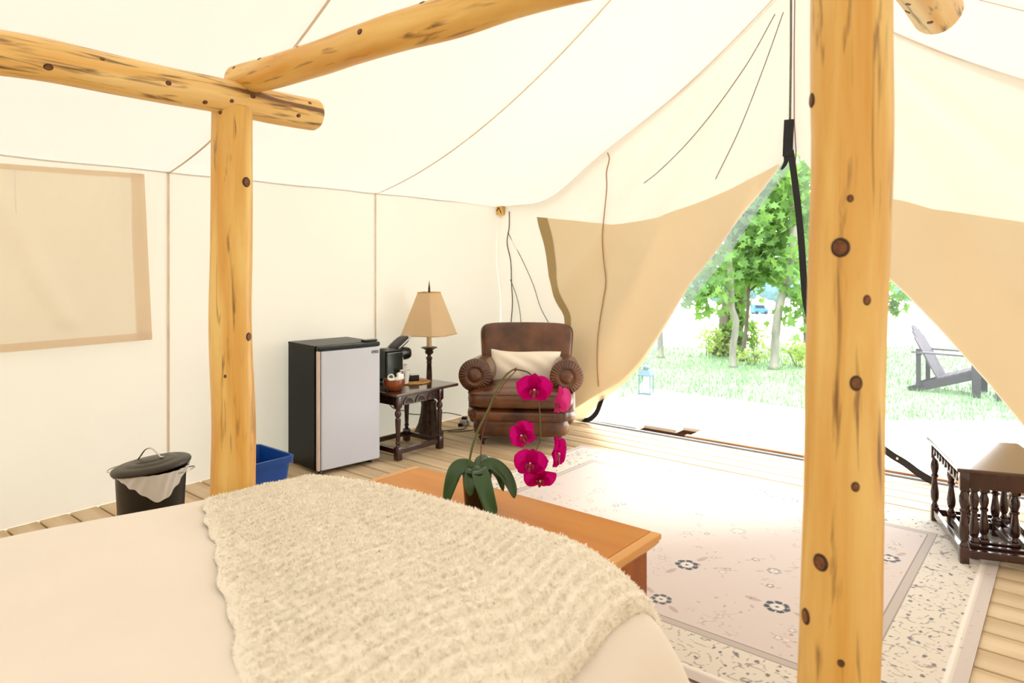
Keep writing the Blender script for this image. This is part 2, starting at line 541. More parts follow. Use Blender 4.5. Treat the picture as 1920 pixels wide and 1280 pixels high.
# front gable, parted in the middle and tied back: bottom edge follows the tied curve
EDGE = [(-4.34, 0.0), (-3.62, 0.0), (-3.52, 0.05), (-3.43, 0.11), (-3.179, 0.28), (-2.992, 0.393), (-2.814, 0.569), (-2.57, 0.895),
        (-2.339, 1.246), (-2.12, 1.50), (-1.912, 1.774), (-1.657, 2.092), (-1.60, 2.17), (-1.555, 2.20), (-1.50, 2.14), (-1.454, 2.073), (-1.20, 1.64),
        (-0.965, 1.304), (-0.856, 1.19), (-0.677, 0.984), (-0.426, 0.672), (-0.242, 0.422), (0.0, 0.10), (0.08, 0.0), (1.18, 0.0)]
def fold(x, z):
    """soft folds that fan out from the gable peak"""
    dx, dz = x + 1.57, 3.45 - z
    r = math.hypot(dx, dz)
    a = math.atan2(dx, dz)
    s = -1 if a < 0 else 1
    a = abs(a)
    amp = sstep(0.25, 1.4, r) * (1 - sstep(0.95, 1.25, a))
    w = 0.5 + 0.5 * math.cos(a * 26 + 0.8 * math.sin(a * 9))
    sharp = 0.5 + 0.5 * math.cos(a * 13 - 0.9)
    return amp * (0.055 * w * w + 0.045 * sharp ** 4) * (0.6 + 0.4 * sstep(1.0, 2.6, r))
def front_y(x, z):
    y = YF - 0.004 - fold(x, z)
    if x < -1.57:
        y -= 0.05 * sstep(-3.0, -2.2, x) * sstep(2.4, 0.6, z)
    return y
def front_pt(u, v):
    x = XL + (XR - XL) * u
    zb, zt = interp(EDGE, x), roof_z(x, YF)
    z = zb + (zt - zb) * v
    return Vector((x, front_y(x, z), z))
wall_front = MB().grid(front_pt, 260, 110).build('wall_front', M['canvas'], smooth=True)
tag(wall_front, 'white canvas gable front drawn apart around the door opening', kind='structure')
strip([(x, YF - 0.03, roof_z(x, YF) - 0.006) for x in [XL + 0.15 + (XR - XL - 0.3) * k / 60 for k in range(61)]], 0.012, (0, 0, 1), 'seam', M['canvas_tape'], wall_front, (0, 0, 0))

# second canvas layers (storm flaps) lying on the gable
def flap_layer(top, edge_shift, x0, x1, yoff, name, label, left_edge=None):
    def f(u, v):
        x = x0 + (x1 - x0) * u
        zb = interp(EDGE, x) + edge_shift
        zt = max(interp(top, x), zb + 0.005)
        z = zb + (zt - zb) * v
        xx = x
        if left_edge:
            xx = x + interp(left_edge, z) * (1 - u) ** 3
        return Vector((xx, front_y(xx, z) + yoff + 0.0015 * math.sin(xx * 7 + z * 3), z))
    o = MB().grid(f, 90, 60).build(name, M['canvas_flap'], smooth=True)
    if left_edge:
        MB().grid(lambda u, v: f(u * 0.05, v) + Vector((0, -0.003, 0)), 4, 40).build('shaded_side_hem', M['canvas_hem_shaded'], o, smooth=True)  # hem strip, coloured dark to paint in the shade along this edge
    return tag(o, label, 'tent flap', 'canvas storm flaps of the door')
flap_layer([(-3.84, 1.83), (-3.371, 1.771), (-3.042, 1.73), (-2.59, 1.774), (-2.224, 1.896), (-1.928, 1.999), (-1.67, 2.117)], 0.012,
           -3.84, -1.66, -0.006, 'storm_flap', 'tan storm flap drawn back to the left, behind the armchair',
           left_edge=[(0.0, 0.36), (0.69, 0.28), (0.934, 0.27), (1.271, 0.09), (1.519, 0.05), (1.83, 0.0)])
flap_layer([(-1.46, 2.06), (-1.2, 1.93), (-0.965, 1.83), (-0.857, 1.80), (-0.707, 1.74), (-0.242, 1.64), (1.1, 1.60)], 0.012,
           -1.44, 1.12, -0.006, 'storm_flap', 'tan storm flap drawn back to the right, above the nest of tables')

# window cover on the left wall
win = thing('window_1', 'closed canvas window cover hanging on the left wall', None, (XL + 0.012, 1.15, 0))
tag(win, kind='structure')
def cover_pt(u, v):
    y = -0.75 + (0.60 + 0.04 * (1 - v) + 0.75) * u
    z = 0.925 + 0.012 * u + (1.90 + 0.02 * u - 0.925) * v
    d = 0.012 + 0.020 * math.exp(-((y - (-0.20 + 0.62 * (1.9 - z) * 0.75)) / 0.06) ** 2) * sstep(1.0, 1.1, z)
    d += 0.018 * math.exp(-((y - (0.42 - 0.25 * (1.9 - z))) / 0.05) ** 2) * sstep(1.2, 1.6, z)
    d += 0.016 * math.exp(-((y - (0.52 - 0.02 * (1.9 - z))) / 0.03) ** 2) * sstep(1.4, 1.8, z)
    d += 0.015 * (1 - v)
    return Vector((d, y, z))
MB().grid(cover_pt, 110, 60).build('cover', M['canvas_cover'], win, smooth=True)
def hem_pt(w, side):
    def f(u, v):
        if side == 'b':
            p = cover_pt(u, v * w); n = Vector((0.004, 0, 0))
        elif side == 't':
            p = cover_pt(u, 1 - v * w); n = Vector((0.004, 0, 0))
        else:
            p = cover_pt(1 - u * w, v); n = Vector((0.005, 0, 0))
        return p + n
    return f
MB().grid(hem_pt(0.045, 'b'), 60, 3).build('hem', M['canvas_hem'], win, smooth=True)
MB().grid(hem_pt(0.03, 't'), 60, 3).build('hem', M['canvas_hem'], win, smooth=True)
MB().grid(hem_pt(0.06, 'r'), 4, 40).build('hem', M['canvas_hem'], win, smooth=True)
MB().tube(smooth_path([(0.026, -0.05, 1.90), (0.024, -0.047, 1.78), (0.028, -0.042, 1.6), (0.026, -0.03, 1.45)], 5), 0.0016, 5).build('cord', M['white_cord'], win)

# floor: joist bed plus one object for each plank
floor = MB().box(((XL + XR) / 2, (YF + YB) / 2, -0.045), (XR - XL + 0.06, YF - YB - 0.02, 0.03)).build('floor', M['under'])
tag(floor, 'pale wooden plank floor of the tent', kind='structure')
rng = random.Random(4)
PW = 0.1475
n_pl = int((YF - 0.02 - YB) / PW)
pl_a = MB().box((0, 0, 0), (XR - XL + 0.06, PW - 0.010, 0.028), 0.003, seg=1)
me_a = pl_a.build('plank', M['plank'], floor)
me_b = MB().box((0, 0, 0), (XR - XL + 0.06, PW - 0.010, 0.028), 0.003, seg=1).build('plank', M['plank_b'], floor)
for i in range(n_pl):
    src = me_a if i % 2 else me_b
    o = src if i < 2 else copy_part(src, floor)
    o.location = ((XL + XR) / 2 + rng.uniform(-0.004, 0.004), YF - 0.03 - PW * (i + 0.5), -0.0142 + rng.uniform(-0.0008, 0))
# threshold: grey weather strip
sill = MB().box(((XL + XR) / 2, YF - 0.012, 0.004), (XR - XL - 0.1, 0.024, 0.014), 0.003).build('trim_1', pmat('grey_sill', srgb(150, 158, 170), 0.6, vary=0.1))
tag(sill, 'grey weather strip along the door threshold', kind='structure')

# ------------------------------------------------------------------ log canopy bed
def log(name, p0, p1, r0, r1, seed, parent, mat, knots=(), wob=0.008, bump=0.035, cap_mat=None):
    p0, p1 = Vector(p0), Vector(p1)
    ax = p1 - p0
    L = ax.length
    q = ax.to_track_quat('Z', 'Y')
    rg = random.Random(seed)
    ph = [rg.uniform(0, 6.28) for _ in range(12)]
    def wobble(t):
        s = math.sin(math.pi * t) ** 0.5 if 0 < t < 1 else 0
        return Vector((wob * s * (math.sin(4.1 * t * L + ph[0]) + 0.5 * math.sin(9.7 * t * L + ph[1])),
                       wob * s * (math.sin(3.7 * t * L + ph[2]) + 0.5 * math.sin(8.9 * t * L + ph[3])), 0))
    def rad(a, t):
        z = t * L
        n = math.sin(2 * a + 5 * z + ph[4]) * 0.5 + math.sin(3 * a - 7.3 * z + ph[5]) * 0.4 + math.sin(13 * z + a + ph[6]) * 0.45 + math.sin(5 * a + 21 * z + ph[7]) * 0.2
        return (r0 + (r1 - r0) * t) * (1 + bump * n)
    seg = 32
    nr = max(12, int(L / 0.03))
    mb = MB()
    ep = 0.007 / L
    rows = [(0, 0.0, 0.0), (0, 0, 0.94), (ep, ep, 1.0)] + [(k / nr, k / nr, 1.0) for k in range(1, nr)] + [(1 - ep, 1 - ep, 1.0), (1, 1, 0.94), (1, 1, 0.0)]
    vs, fs = [], []
    kn = []
    for t, nrm, size in knots:
        n = q.inverted() @ Vector(nrm)
        n.z = 0
        n.normalize()
        kn.append((t, math.atan2(n.y, n.x), size))
    def surf(t, a):
        w = wobble(t)
        r = rad(a, t)
        for kt, ka, ks in kn:   # the trunk swells a little round a knot
            da = (a - ka + math.pi) % (2 * math.pi) - math.pi
            d = math.hypot(da * r0, (t - kt) * L * 0.7) / (ks * 3)
            r += ks * 0.22 * math.exp(-d * d * 2)
        return w + Vector((r * math.cos(a), r * math.sin(a), t * L))
    for t, tt, m in rows:
        for k in range(seg):
            a = 2 * math.pi * k / seg
            p = surf(tt, a)
            w = wobble(tt)
            vs.append(Vector((w.x + (p.x - w.x) * m, w.y + (p.y - w.y) * m, t * L)))
    for i in range(len(rows) - 1):
        for k in range(seg):
            k2 = (k + 1) % seg
            fs.append((i * seg + k, i * seg + k2, (i + 1) * seg + k2, (i + 1) * seg + k))
    o = MB().add(vs, fs).build(name, mat, parent, smooth=True, autosmooth=30)
    o.data.materials.append(M['log_end'])
    nf = len(o.data.polygons)
    for f in o.data.polygons:
        if f.index < seg or f.index >= nf - seg:
            f.material_index = 1
    o.location = p0
    o.rotation_mode = 'QUATERNION'
    o.rotation_quaternion = q
    for kt, ka, ks in kn:
        c = surf(kt, ka)
        nrm = Vector((math.cos(ka), math.sin(ka), 0))
        rot = nrm.to_track_quat('Z', 'Y').to_matrix()
        tall = rg.uniform(1.1, 1.35)
        kb = MB()
        prof = [(0, 0.15), (0.35, 0.20), (0.55, 0.10), (0.72, 0.22), (0.9, 0.16), (1.0, -0.12), (1.0, -0.6)]
        kb.lathe([(r * ks, z * ks * 0.55) for r, z in prof], (0, 0, 0), 18)
        # stretch along the grain, then set on the surface
        pts = []
        for v in kb.v:
            p = rot @ Vector(v)
            p.z *= tall
            pts.append(p + c)
        kb.v = pts
        kn_o = kb.build('knot', M['knot'], o, smooth=True)
        kn_o.data.materials.append(M['knot_core'])
        for f in kn_o.data.polygons:
            if f.index < 18 * 3:
                f.material_index = 1
    return o

frame = thing('log_bed_frame', 'four-poster bed frame of peeled yellow pine logs with dark knots', 'bed frame', (-1.35, 0.25, 0))
OFF = Vector((-1.35, 0.25, 0))
def blog(name, p0, p1, r0, r1, seed, mat, knots=(), **k):
    return log(name, Vector(p0) - OFF, Vector(p1) - OFF, r0, r1, seed, frame, mat, knots, **k)
def cn(delta, tc=(0.235, -0.972), rt=(0.972, 0.235)):
    d = math.asin(max(-1, min(1, delta)))
    return (math.cos(d) * tc[0] + math.sin(d) * rt[0], math.cos(d) * tc[1] + math.sin(d) * rt[1], 0)
H_R = 2.08
def zt(z, h): return z / h
blog('post', (-0.340, 1.330, 0), (-0.313, 1.352, H_R), 0.0675, 0.0675, 11, M['log'],
     [(zt(1.415, H_R), cn(-0.2), 0.0155), (zt(1.181, H_R), cn(0.27), 0.0105), (zt(1.002, H_R), cn(0.28), 0.007),
      (zt(0.861, H_R), cn(-0.5), 0.014), (zt(0.753, H_R), cn(-0.82), 0.011), (zt(1.325, H_R), cn(0.45), 0.007),
      (zt(1.685, H_R), cn(-0.93), 0.011), (zt(1.50, H_R), cn(-0.02), 0.0055), (zt(0.70, H_R), cn(0.05), 0.006)], wob=0.005, bump=0.022)
cl = dict(tc=(0.905, -0.425), rt=(0.425, 0.905))
blog('post', (-2.385, 1.275, 0), (-2.384, 1.273, 1.965), 0.080, 0.070, 23, M['log'],
     [(zt(1.685, 1.965), cn(0.62, **cl), 0.017), (zt(1.125, 1.965), cn(0.78, **cl), 0.014), (zt(0.99, 1.965), cn(-0.35, **cl), 0.005), (zt(1.93, 1.965), cn(-0.6, **cl), 0.007)], wob=0.004, bump=0.012)
blog('post', (-2.385, -0.80, 0), (-2.384, -0.80, 1.965), 0.080, 0.072, 31, M['log'])
blog('post', (-0.33, -0.80, 0), (-0.32, -0.80, 2.05), 0.078, 0.075, 37, M['log'])
blog('side_beam', (-2.375, -0.98, 1.985), (-2.375, 1.625, 1.992), 0.067, 0.062, 41, M['log_pale'],
     [(0.635, (0.86, 0, -0.5), 0.010), (0.765, (0.95, 0, -0.1), 0.008), (0.815, (0.8, 0, -0.75), 0.008), (0.85, (0.95, 0, -0.4), 0.007),
      (0.88, (0.97, 0, 0.1), 0.008), (0.955, (0.95, 0, -0.45), 0.008), (0.975, (0.9, 0, 0.5), 0.006), (0.69, (0.9, 0, 0.4), 0.006)], wob=0.006)
blog('side_beam', (-0.325, -0.98, 2.11), (-0.322, 2.40, 2.145), 0.068, 0.066, 43, M['log_pale'],
     [(0.93, (-0.6, 0, -0.8), 0.008), (0.96, (0.0, 0, -1), 0.008), (0.90, (-0.3, 0, -0.95), 0.007)])
blog('cross_beam', (-2.43, 1.315, 2.072), (-0.18, 1.345, 2.055), 0.054, 0.062, 47, M['log'],
     [(0.36, (0.0, -0.93, 0.1), 0.009), (0.10, (0, -0.7, 0.75), 0.007), (0.46, (0, -0.6, 0.8), 0.007), (0.56, (0, -0.85, 0.3), 0.009), (0.70, (0, -0.9, 0.0), 0.008), (0.025, (0, -0.75, 0.6), 0.006), (0.20, (0, -0.6, 0.75), 0.005)], wob=0.009, bump=0.05)
blog('cross_beam', (-2.5, -0.80, 2.08), (-0.18, -0.80, 2.17), 0.06, 0.062, 53, M['log'])
blog('side_rail', (-2.385, -0.75, 0.30), (-2.385, 1.22, 0.30), 0.05, 0.05, 59, M['log'])
blog('side_rail', (-0.335, -0.75, 0.30), (-0.335, 1.28, 0.30), 0.05, 0.05, 61, M['log'])
blog('foot_rail', (-2.33, 1.30, 0.26), (-0.40, 1.32, 0.26), 0.045, 0.045, 67, M['log'])

# ------------------------------------------------------------------ bedding
CX0, CX1, CY0, CY1 = -2.20, -1.02, -0.68, 1.365
RXL, RXR, RY = 0.11, 0.40, 0.09
def arc(e, Rr):
    """cloth running over a rounded edge of radius Rr"""
    if e <= 0: return 0.0, 0.0
    q = Rr * math.pi / 2
    if e < q:
        a = e / Rr
        return Rr * math.sin(a), Rr * (1 - math.cos(a))
    return Rr, Rr + (e - q)
def drape(x, y):
    cx = min(max(x, CX0), CX1); cy = min(max(y, CY0), CY1)
    ox, dx = arc(CX0 - x, RXL) if x < CX0 else arc(x - CX1, RXR)
    oy, dy = arc(CY0 - y, RY) if y < CY0 else arc(y - CY1, RY)
    z = 0.685 - 0.085 * min(1.2, ((min(cx, -1.35) + 1.35) / 0.87) ** 2)
    z += 0.05 * sstep(1.45, 0.3, cy) * sstep(-1.3, -2.2, cx)
    X = cx + (ox if x > CX1 else -ox)
    Y = cy + (oy if y > CY1 else -oy)
    return Vector((X, Y, max(0.06, z - dx - dy)))
def sheet_pt(u, v):
    x = CX0 - 0.62 + (CX1 - CX0 + 1.42) * u
    y = CY0 - 0.30 + (CY1 - CY0 + 0.90) * v
    p = drape(x, y)
    w = 0.006 * math.sin(x * 6 + y * 3.3) + 0.005 * math.sin(y * 8 - x * 4.1) + 0.003 * math.sin(x * 17 + 2 * math.sin(y * 5))
    return p + Vector((0, 0, w * 0.7))
bedsheet = MB().grid(sheet_pt, 130, 130).build('bedspread', M['sheet'], smooth=True)
tag(bedsheet, 'smooth white bedspread over the wide log bed', 'bedspread')
# the shaggy throw across the foot of the bed
TX0, TX1 = -2.11, -0.74
def throw_core(u, v):
    x = TX0 + (TX1 - TX0) * u
    y0 = 1.02 - 0.42 * (x + 2.10) + 0.004 * math.sin(u * 61) + 0.005 * math.sin(u * 23)
    y1 = CY1 + 0.40
    y = y0 + (y1 - y0) * v
    xx = x + 0.012 * math.sin(v * 17)
    p = drape(xx, y)
    e = 1e-3
    n = (drape(xx + e, y) - drape(xx - e, y)).cross(drape(xx, y + e) - drape(xx, y - e))
    n = n.normalized() if n.length > 1e-12 else Vector((0, 0, 1))
    rib = 0.5 + 0.5 * math.sin(2 * math.pi * (u * 1.37 / 0.034) + 2.2 * math.sin(v * 9) + 1.1 * math.sin(v * 23 + u * 7))
    edge = min(1.0, min(u, 1 - u) / 0.02, v / 0.02)
    return p, n, rib, edge
def throw_pt(u, v):
    p, n, rib, edge = throw_core(u, v)
    return p + n * (0.005 + (0.013 + 0.007 * rib) * edge ** 0.5)
throw = thing('throw_blanket', 'cream shaggy knitted throw spread over the foot of the bed', 'blanket', (0, 0, 0))
MB().grid(throw_pt, 190, 120).build('knit', M['throw'], throw, smooth=True)
rg = random.Random(8)
tv, tf = [], []
# tufts: sample the knit on a coarse table for speed
NU, NV = 200, 130
tab = [[throw_core(i / NU, j / NV) for i in range(NU + 1)] for j in range(NV + 1)]
for _ in range(90000):
    i, j = rg.randint(0, NU), rg.randint(0, NV)
    p, n, rib, edge = tab[j][i]
    i2, j2 = min(i + 1, NU), min(j + 1, NV)
    p = p + (tab[j][i2][0] - p) * rg.random() + (tab[j2][i][0] - p) * rg.random()
    base = p + n * (0.004 + (0.012 + 0.007 * rib) * edge ** 0.5)
    d = Vector((rg.gauss(0, 1), rg.gauss(0, 1), rg.gauss(0, 0.6))) * 0.6 + n * 0.7
    d.normalize()
    s = n.cross(d)
    s = s.normalized() * rg.uniform(0.0012, 0.0024) if s.length > 1e-6 else Vector((0.002, 0, 0))
    l = rg.uniform(0.006, 0.012)
    curl = Vector((rg.gauss(0, 1), rg.gauss(0, 1), rg.gauss(0, 1))) * 0.35
    k = len(tv)
    m = base + d * l * 0.55
    t = m + (d + curl) .normalized() * l * 0.5
    tv += [base - s, base + s, m - s, m + s, t]
    tf += [(k, k + 1, k + 3, k + 2), (k + 2, k + 3, k + 4)]
pile = MB().add(tv, tf).build('shaggy_pile', M['tuft'], throw, smooth=True)
pile['kind'] = 'stuff'

# ------------------------------------------------------------------ chest at the foot of the bed
chest = thing('blanket_chest', 'honey-coloured pine blanket chest at the foot of the bed', 'chest', (-1.6525, 1.83, 0))
CHX, CHY = 1.195, 0.44
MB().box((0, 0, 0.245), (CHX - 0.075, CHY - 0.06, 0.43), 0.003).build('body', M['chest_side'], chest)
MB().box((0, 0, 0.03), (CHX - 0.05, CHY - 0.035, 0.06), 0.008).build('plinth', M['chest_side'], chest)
MB().box((0, 0, 0.491), (CHX - 0.075, CHY, 0.018), 0.003).build('lid', M['chest'], chest)
for s in (-1, 1):
    MB().box((s * (CHX / 2 - 0.018), 0, 0.491), (0.036, CHY, 0.0185), 0.003).build('lid_batten', M['chest_edge'], chest)
prof = [(0, 0), (0.012, 0.0), (0.028, 0.018), (0.032, 0.022), (0.032, 0.03), (0, 0.03)]
for s in (-1, 1):   # cove moulding under the lid, ends and sides
    m = Matrix(((s, 0, 0, s * (CHX / 2 - 0.0375)), (0, 0, 1, 0), (0, 1, 0, 0.450), (0, 0, 0, 1)))
    MB().prism(prof, -CHY / 2 + 0.008, CHY / 2 - 0.008, m).build('moulding', M['chest_edge'], chest)
    m = Matrix(((0, 0, 1, 0), (s * 0.8, 0, 0, s * (CHY / 2 - 0.03)), (0, 1, 0, 0.450), (0, 0, 0, 1)))
    MB().prism(prof, -CHX / 2 + 0.03, CHX / 2 - 0.03, m).build('moulding', M['chest_side'], chest)

# ------------------------------------------------------------------ orchid
orchid = thing('potted_orchid', 'magenta moth orchid in a dark pot on the pine chest', 'plant', (-1.665, 1.815, 0.5))
OB = Vector((-1.665, 1.815, 0.5))
potp = [(0.0, 0.0), (0.040, 0.0), (0.043, 0.004), (0.0535, 0.135), (0.057, 0.137), (0.058, 0.150), (0.053, 0.150), (0.051, 0.132), (0.0, 0.128)]
MB().lathe(potp, (0, 0, 0.0), 32).build('pot', M['pot'], orchid, smooth=True, autosmooth=40)
MB().lathe([(0.0, 0.135), (0.03, 0.136), (0.051, 0.131), (0.051, 0.12)], (0, 0, 0), 24).build('potting_bark', M['bark_mix'], orchid, smooth=True)
TOCAM = Vector((-OB.x, -OB.y, 0)).normalized()
RIGHT = Vector((0.7705, 0.6374, 0))
FWD = Vector((-0.6374, 0.7705, 0))
def ow(px, py, dd=0.0):
    """orchid-local point: offset right / up (metres at the pot) and depth"""
    return RIGHT * px + Vector((0, 0, py)) + FWD * dd
def orchid_leaf(path, width):
    pts = smooth_path(path, 6)
    n = len(pts)
    vs, fs = [], []
    for i, p in enumerate(pts):
        t = i / (n - 1)
        tg = (pts[min(i + 1, n - 1)] - pts[max(i - 1, 0)]).normalized()
        side = tg.cross(TOCAM * 0.75 + Vector((0, 0, 0.65)))
        side = side.normalized()
        up = side.cross(tg).normalized()
        w = width * (math.sin(math.pi * min(1, 0.10 + 0.9 * t ** 0.8)) ** 0.55 if t < 1 else 0.02) 
        for k in range(-3, 4):
            f = k / 3
            vs.append(p + side * (w * f) + up * (abs(f) ** 1.4 * w * 0.28))
    for i in range(n - 1):
        for k in range(6):
            fs.append((i * 7 + k, i * 7 + k + 1, (i + 1) * 7 + k + 1, (i + 1) * 7 + k))
    o = MB().add(vs, fs).build('leaf', M['leaf'], orchid, smooth=True)
    md = o.modifiers.new('thick', 'SOLIDIFY'); md.thickness = 0.002
    return o
orchid_leaf([ow(-0.005, 0.148), ow(-0.045, 0.163, -0.01), ow(-0.075, 0.15, -0.02), ow(-0.097, 0.09, -0.03), ow(-0.112, 0.022, -0.035)], 0.028)
orchid_leaf([ow(0.0, 0.150), ow(0.012, 0.152, -0.045), ow(0.03, 0.105, -0.075), ow(0.055, 0.03, -0.085), ow(0.072, -0.002 + 0.012, -0.09)], 0.030)
orchid_leaf([ow(-0.008, 0.150), ow(-0.015, 0.150, -0.035), ow(-0.022, 0.115, -0.062), ow(-0.02, 0.075, -0.068)], 0.024)
orchid_leaf([ow(0.01, 0.150), ow(0.05, 0.165, 0.01), ow(0.095, 0.135, 0.01), ow(0.125, 0.085, 0.005), ow(0.135, 0.045, 0.0)], 0.024)
orchid_leaf([ow(0.008, 0.148), ow(0.045, 0.155, 0.02), ow(0.078, 0.12, 0.03), ow(0.095, 0.06, 0.03)], 0.019)
orchid_leaf([ow(0.0, 0.148), ow(0.01, 0.168, 0.03), ow(0.03, 0.170, 0.06), ow(0.05, 0.150, 0.09)], 0.02)
MB().puff((0.002, -0.004, 0.143), (0.024, 0.026, 0.022), 0.9, 0.9, 16, 10).build('leaf_crown', M['leaf'], orchid, smooth=True)
K = 2.46 / 1280
def fp(x, y, dd=0.0):
    """photo-measured offsets turned into metres beside the pot (pot axis at 893, base at 957)"""
    return ow((x - 893) * K, (957 - y) * K, dd)
stem_pts = smooth_path([fp(876, 880), fp(879, 862), fp(884, 838), fp(894, 808), fp(908, 780), fp(920, 755), fp(932, 728), fp(944, 706), fp(958, 694), fp(966, 692), fp(978, 694), fp(990, 699, 0.01),
                        fp(1000, 712, 0.03), fp(1008, 735, 0.03), fp(1011, 770, 0.02), fp(1012, 800, 0.01), fp(1012, 822, 0.0), fp(1007, 836, 0), fp(1002, 848, 0.0)], 5)
nst = len(stem_pts)
MB().tube(stem_pts, [0.0042 - 0.0022 * i / nst for i in range(nst)], 8).build('flower_stem', M['stem'], orchid, smooth=True)
MB().tube(smooth_path([fp(899, 880, 0.01), fp(900, 850, 0.008), fp(903, 815, 0.004), fp(914, 775, 0.002), fp(930, 742), fp(946, 716), fp(964, 696), fp(967, 688)], 4), 0.0017, 6).build('stake', M['stake'], orchid, smooth=True)
for (x, y, r) in ((928, 745, 0.007), (965, 692, 0.0065), (1012, 776, 0.0035), (1012, 823, 0.0045)):
    MB().puff(fp(x, y), (r, r, r * 0.9), 1, 1, 10, 6).build('stem_node', M['stake'] if x < 970 else M['stem'], orchid, smooth=True)
def petal_mesh(l, w, cup, tip=0.7, ruffle=0.0, seed=0):
    """petal lying in local XZ: root at origin, pointing +Z, front towards -Y"""
    rg = random.Random(seed)
    ph = rg.uniform(0, 6)
    def f(u, v):
        s = (u - 0.5) * 2
        t = v
        wid = w * (math.sin(math.pi * min(1, 0.06 + 0.94 * t ** tip)) ** 0.6 if t < 0.999 else 0.05)
        x = s * wid
        y = -cup * (s * s) * 0.6 + cup * (t - 0.4) ** 2 + ruffle * math.sin(6 * t + 4 * s + ph)
        return Vector((x, y, l * t))
    return MB().grid(f, 10, 12)
def flower(pos, face, roll, size, pale=False, seed=0, closed=0.0):
    """phalaenopsis: lip and column are the part, petals and sepals its pieces"""
    face = Vector(face).normalized()
    q = face.to_track_quat('-Y', 'Z') @ Quaternion((0, 1, 0), roll)
    mb = MB()
    mb.puff((0, -0.10 * size, -0.06 * size), (0.09 * size, 0.10 * size, 0.07 * size), 0.9, 0.9, 12, 8)
    mb.puff((-0.10 * size, -0.10 * size, -0.10 * size), (0.05 * size, 0.06 * size, 0.10 * size), 0.9, 0.9, 10, 6)
    mb.puff((0.10 * size, -0.10 * size, -0.10 * size), (0.05 * size, 0.06 * size, 0.10 * size), 0.9, 0.9, 10, 6)
    mb.puff((0, -0.14 * size, -0.18 * size), (0.055 * size, 0.04 * size, 0.12 * size), 0.8, 0.8, 10, 6)
    fl = mb.build('flower', M['lip'], orchid, smooth=True)
    fl.location = pos
    fl.rotation_mode = 'QUATERNION'
    fl.rotation_quaternion = q
    mt = M['petal_pale'] if pale else M['petal']
    # (angle from up, length, half width, lean forward)
    for nm, ang, l, w, bk in (('sepal', 0, 0.46, 0.20, 0.05), ('sepal', 128, 0.46, 0.19, 0.05), ('sepal', -128, 0.46, 0.19, 0.05),
                              ('petal', 72, 0.56, 0.34, -0.02), ('petal', -72, 0.56, 0.34, -0.02)):
        p = petal_mesh(l * size, w * size, 0.14 * size, 0.85 if nm == 'sepal' else 0.95, 0.02 * size, seed + int(ang)).build(nm, mt, fl, smooth=True)
        p.rotation_mode = 'QUATERNION'
        p.rotation_quaternion = Quaternion((0, 1, 0), R(ang)) @ Quaternion((1, 0, 0), closed + (0.12 if nm == 'petal' else 0.0))
        p.location = (0, -0.012 * size if nm == 'petal' else 0.0, 0)
    c = MB().puff((0, -0.17 * size, 0.005 * size), (0.03 * size, 0.04 * size, 0.03 * size), 1, 1, 8, 6).build('column', M['lip_eye'], fl, smooth=True)
    return fl
S1 = 0.118
def fdir(right, up, toward=1.0):
    return -FWD * toward + RIGHT * right + Vector((0, 0, up))
flower(fp(1000, 728, -0.005), fdir(0.0, 0.02), 0.05, S1 * 1.05, seed=1)
flower(fp(1040, 752, 0.0), fdir(1.3, -0.15, -0.45), 0.25, S1 * 1.08, True, seed=2, closed=0.35)
flower(fp(982, 812, -0.015), fdir(-0.75, 0.0), -0.55, S1 * 0.95, seed=3)
flower(fp(994, 868, -0.01), fdir(-0.2, 0.45), 0.1, S1 * 1.0, seed=4)
flower(fp(1035, 850, 0.0), fdir(1.3, 0.1, 0.45), 0.1, S1 * 1.15, False, seed=5, closed=0.3)
flower(fp(1010, 893, -0.005), fdir(0.1, -0.55), 0.0, S1 * 0.95, seed=6)

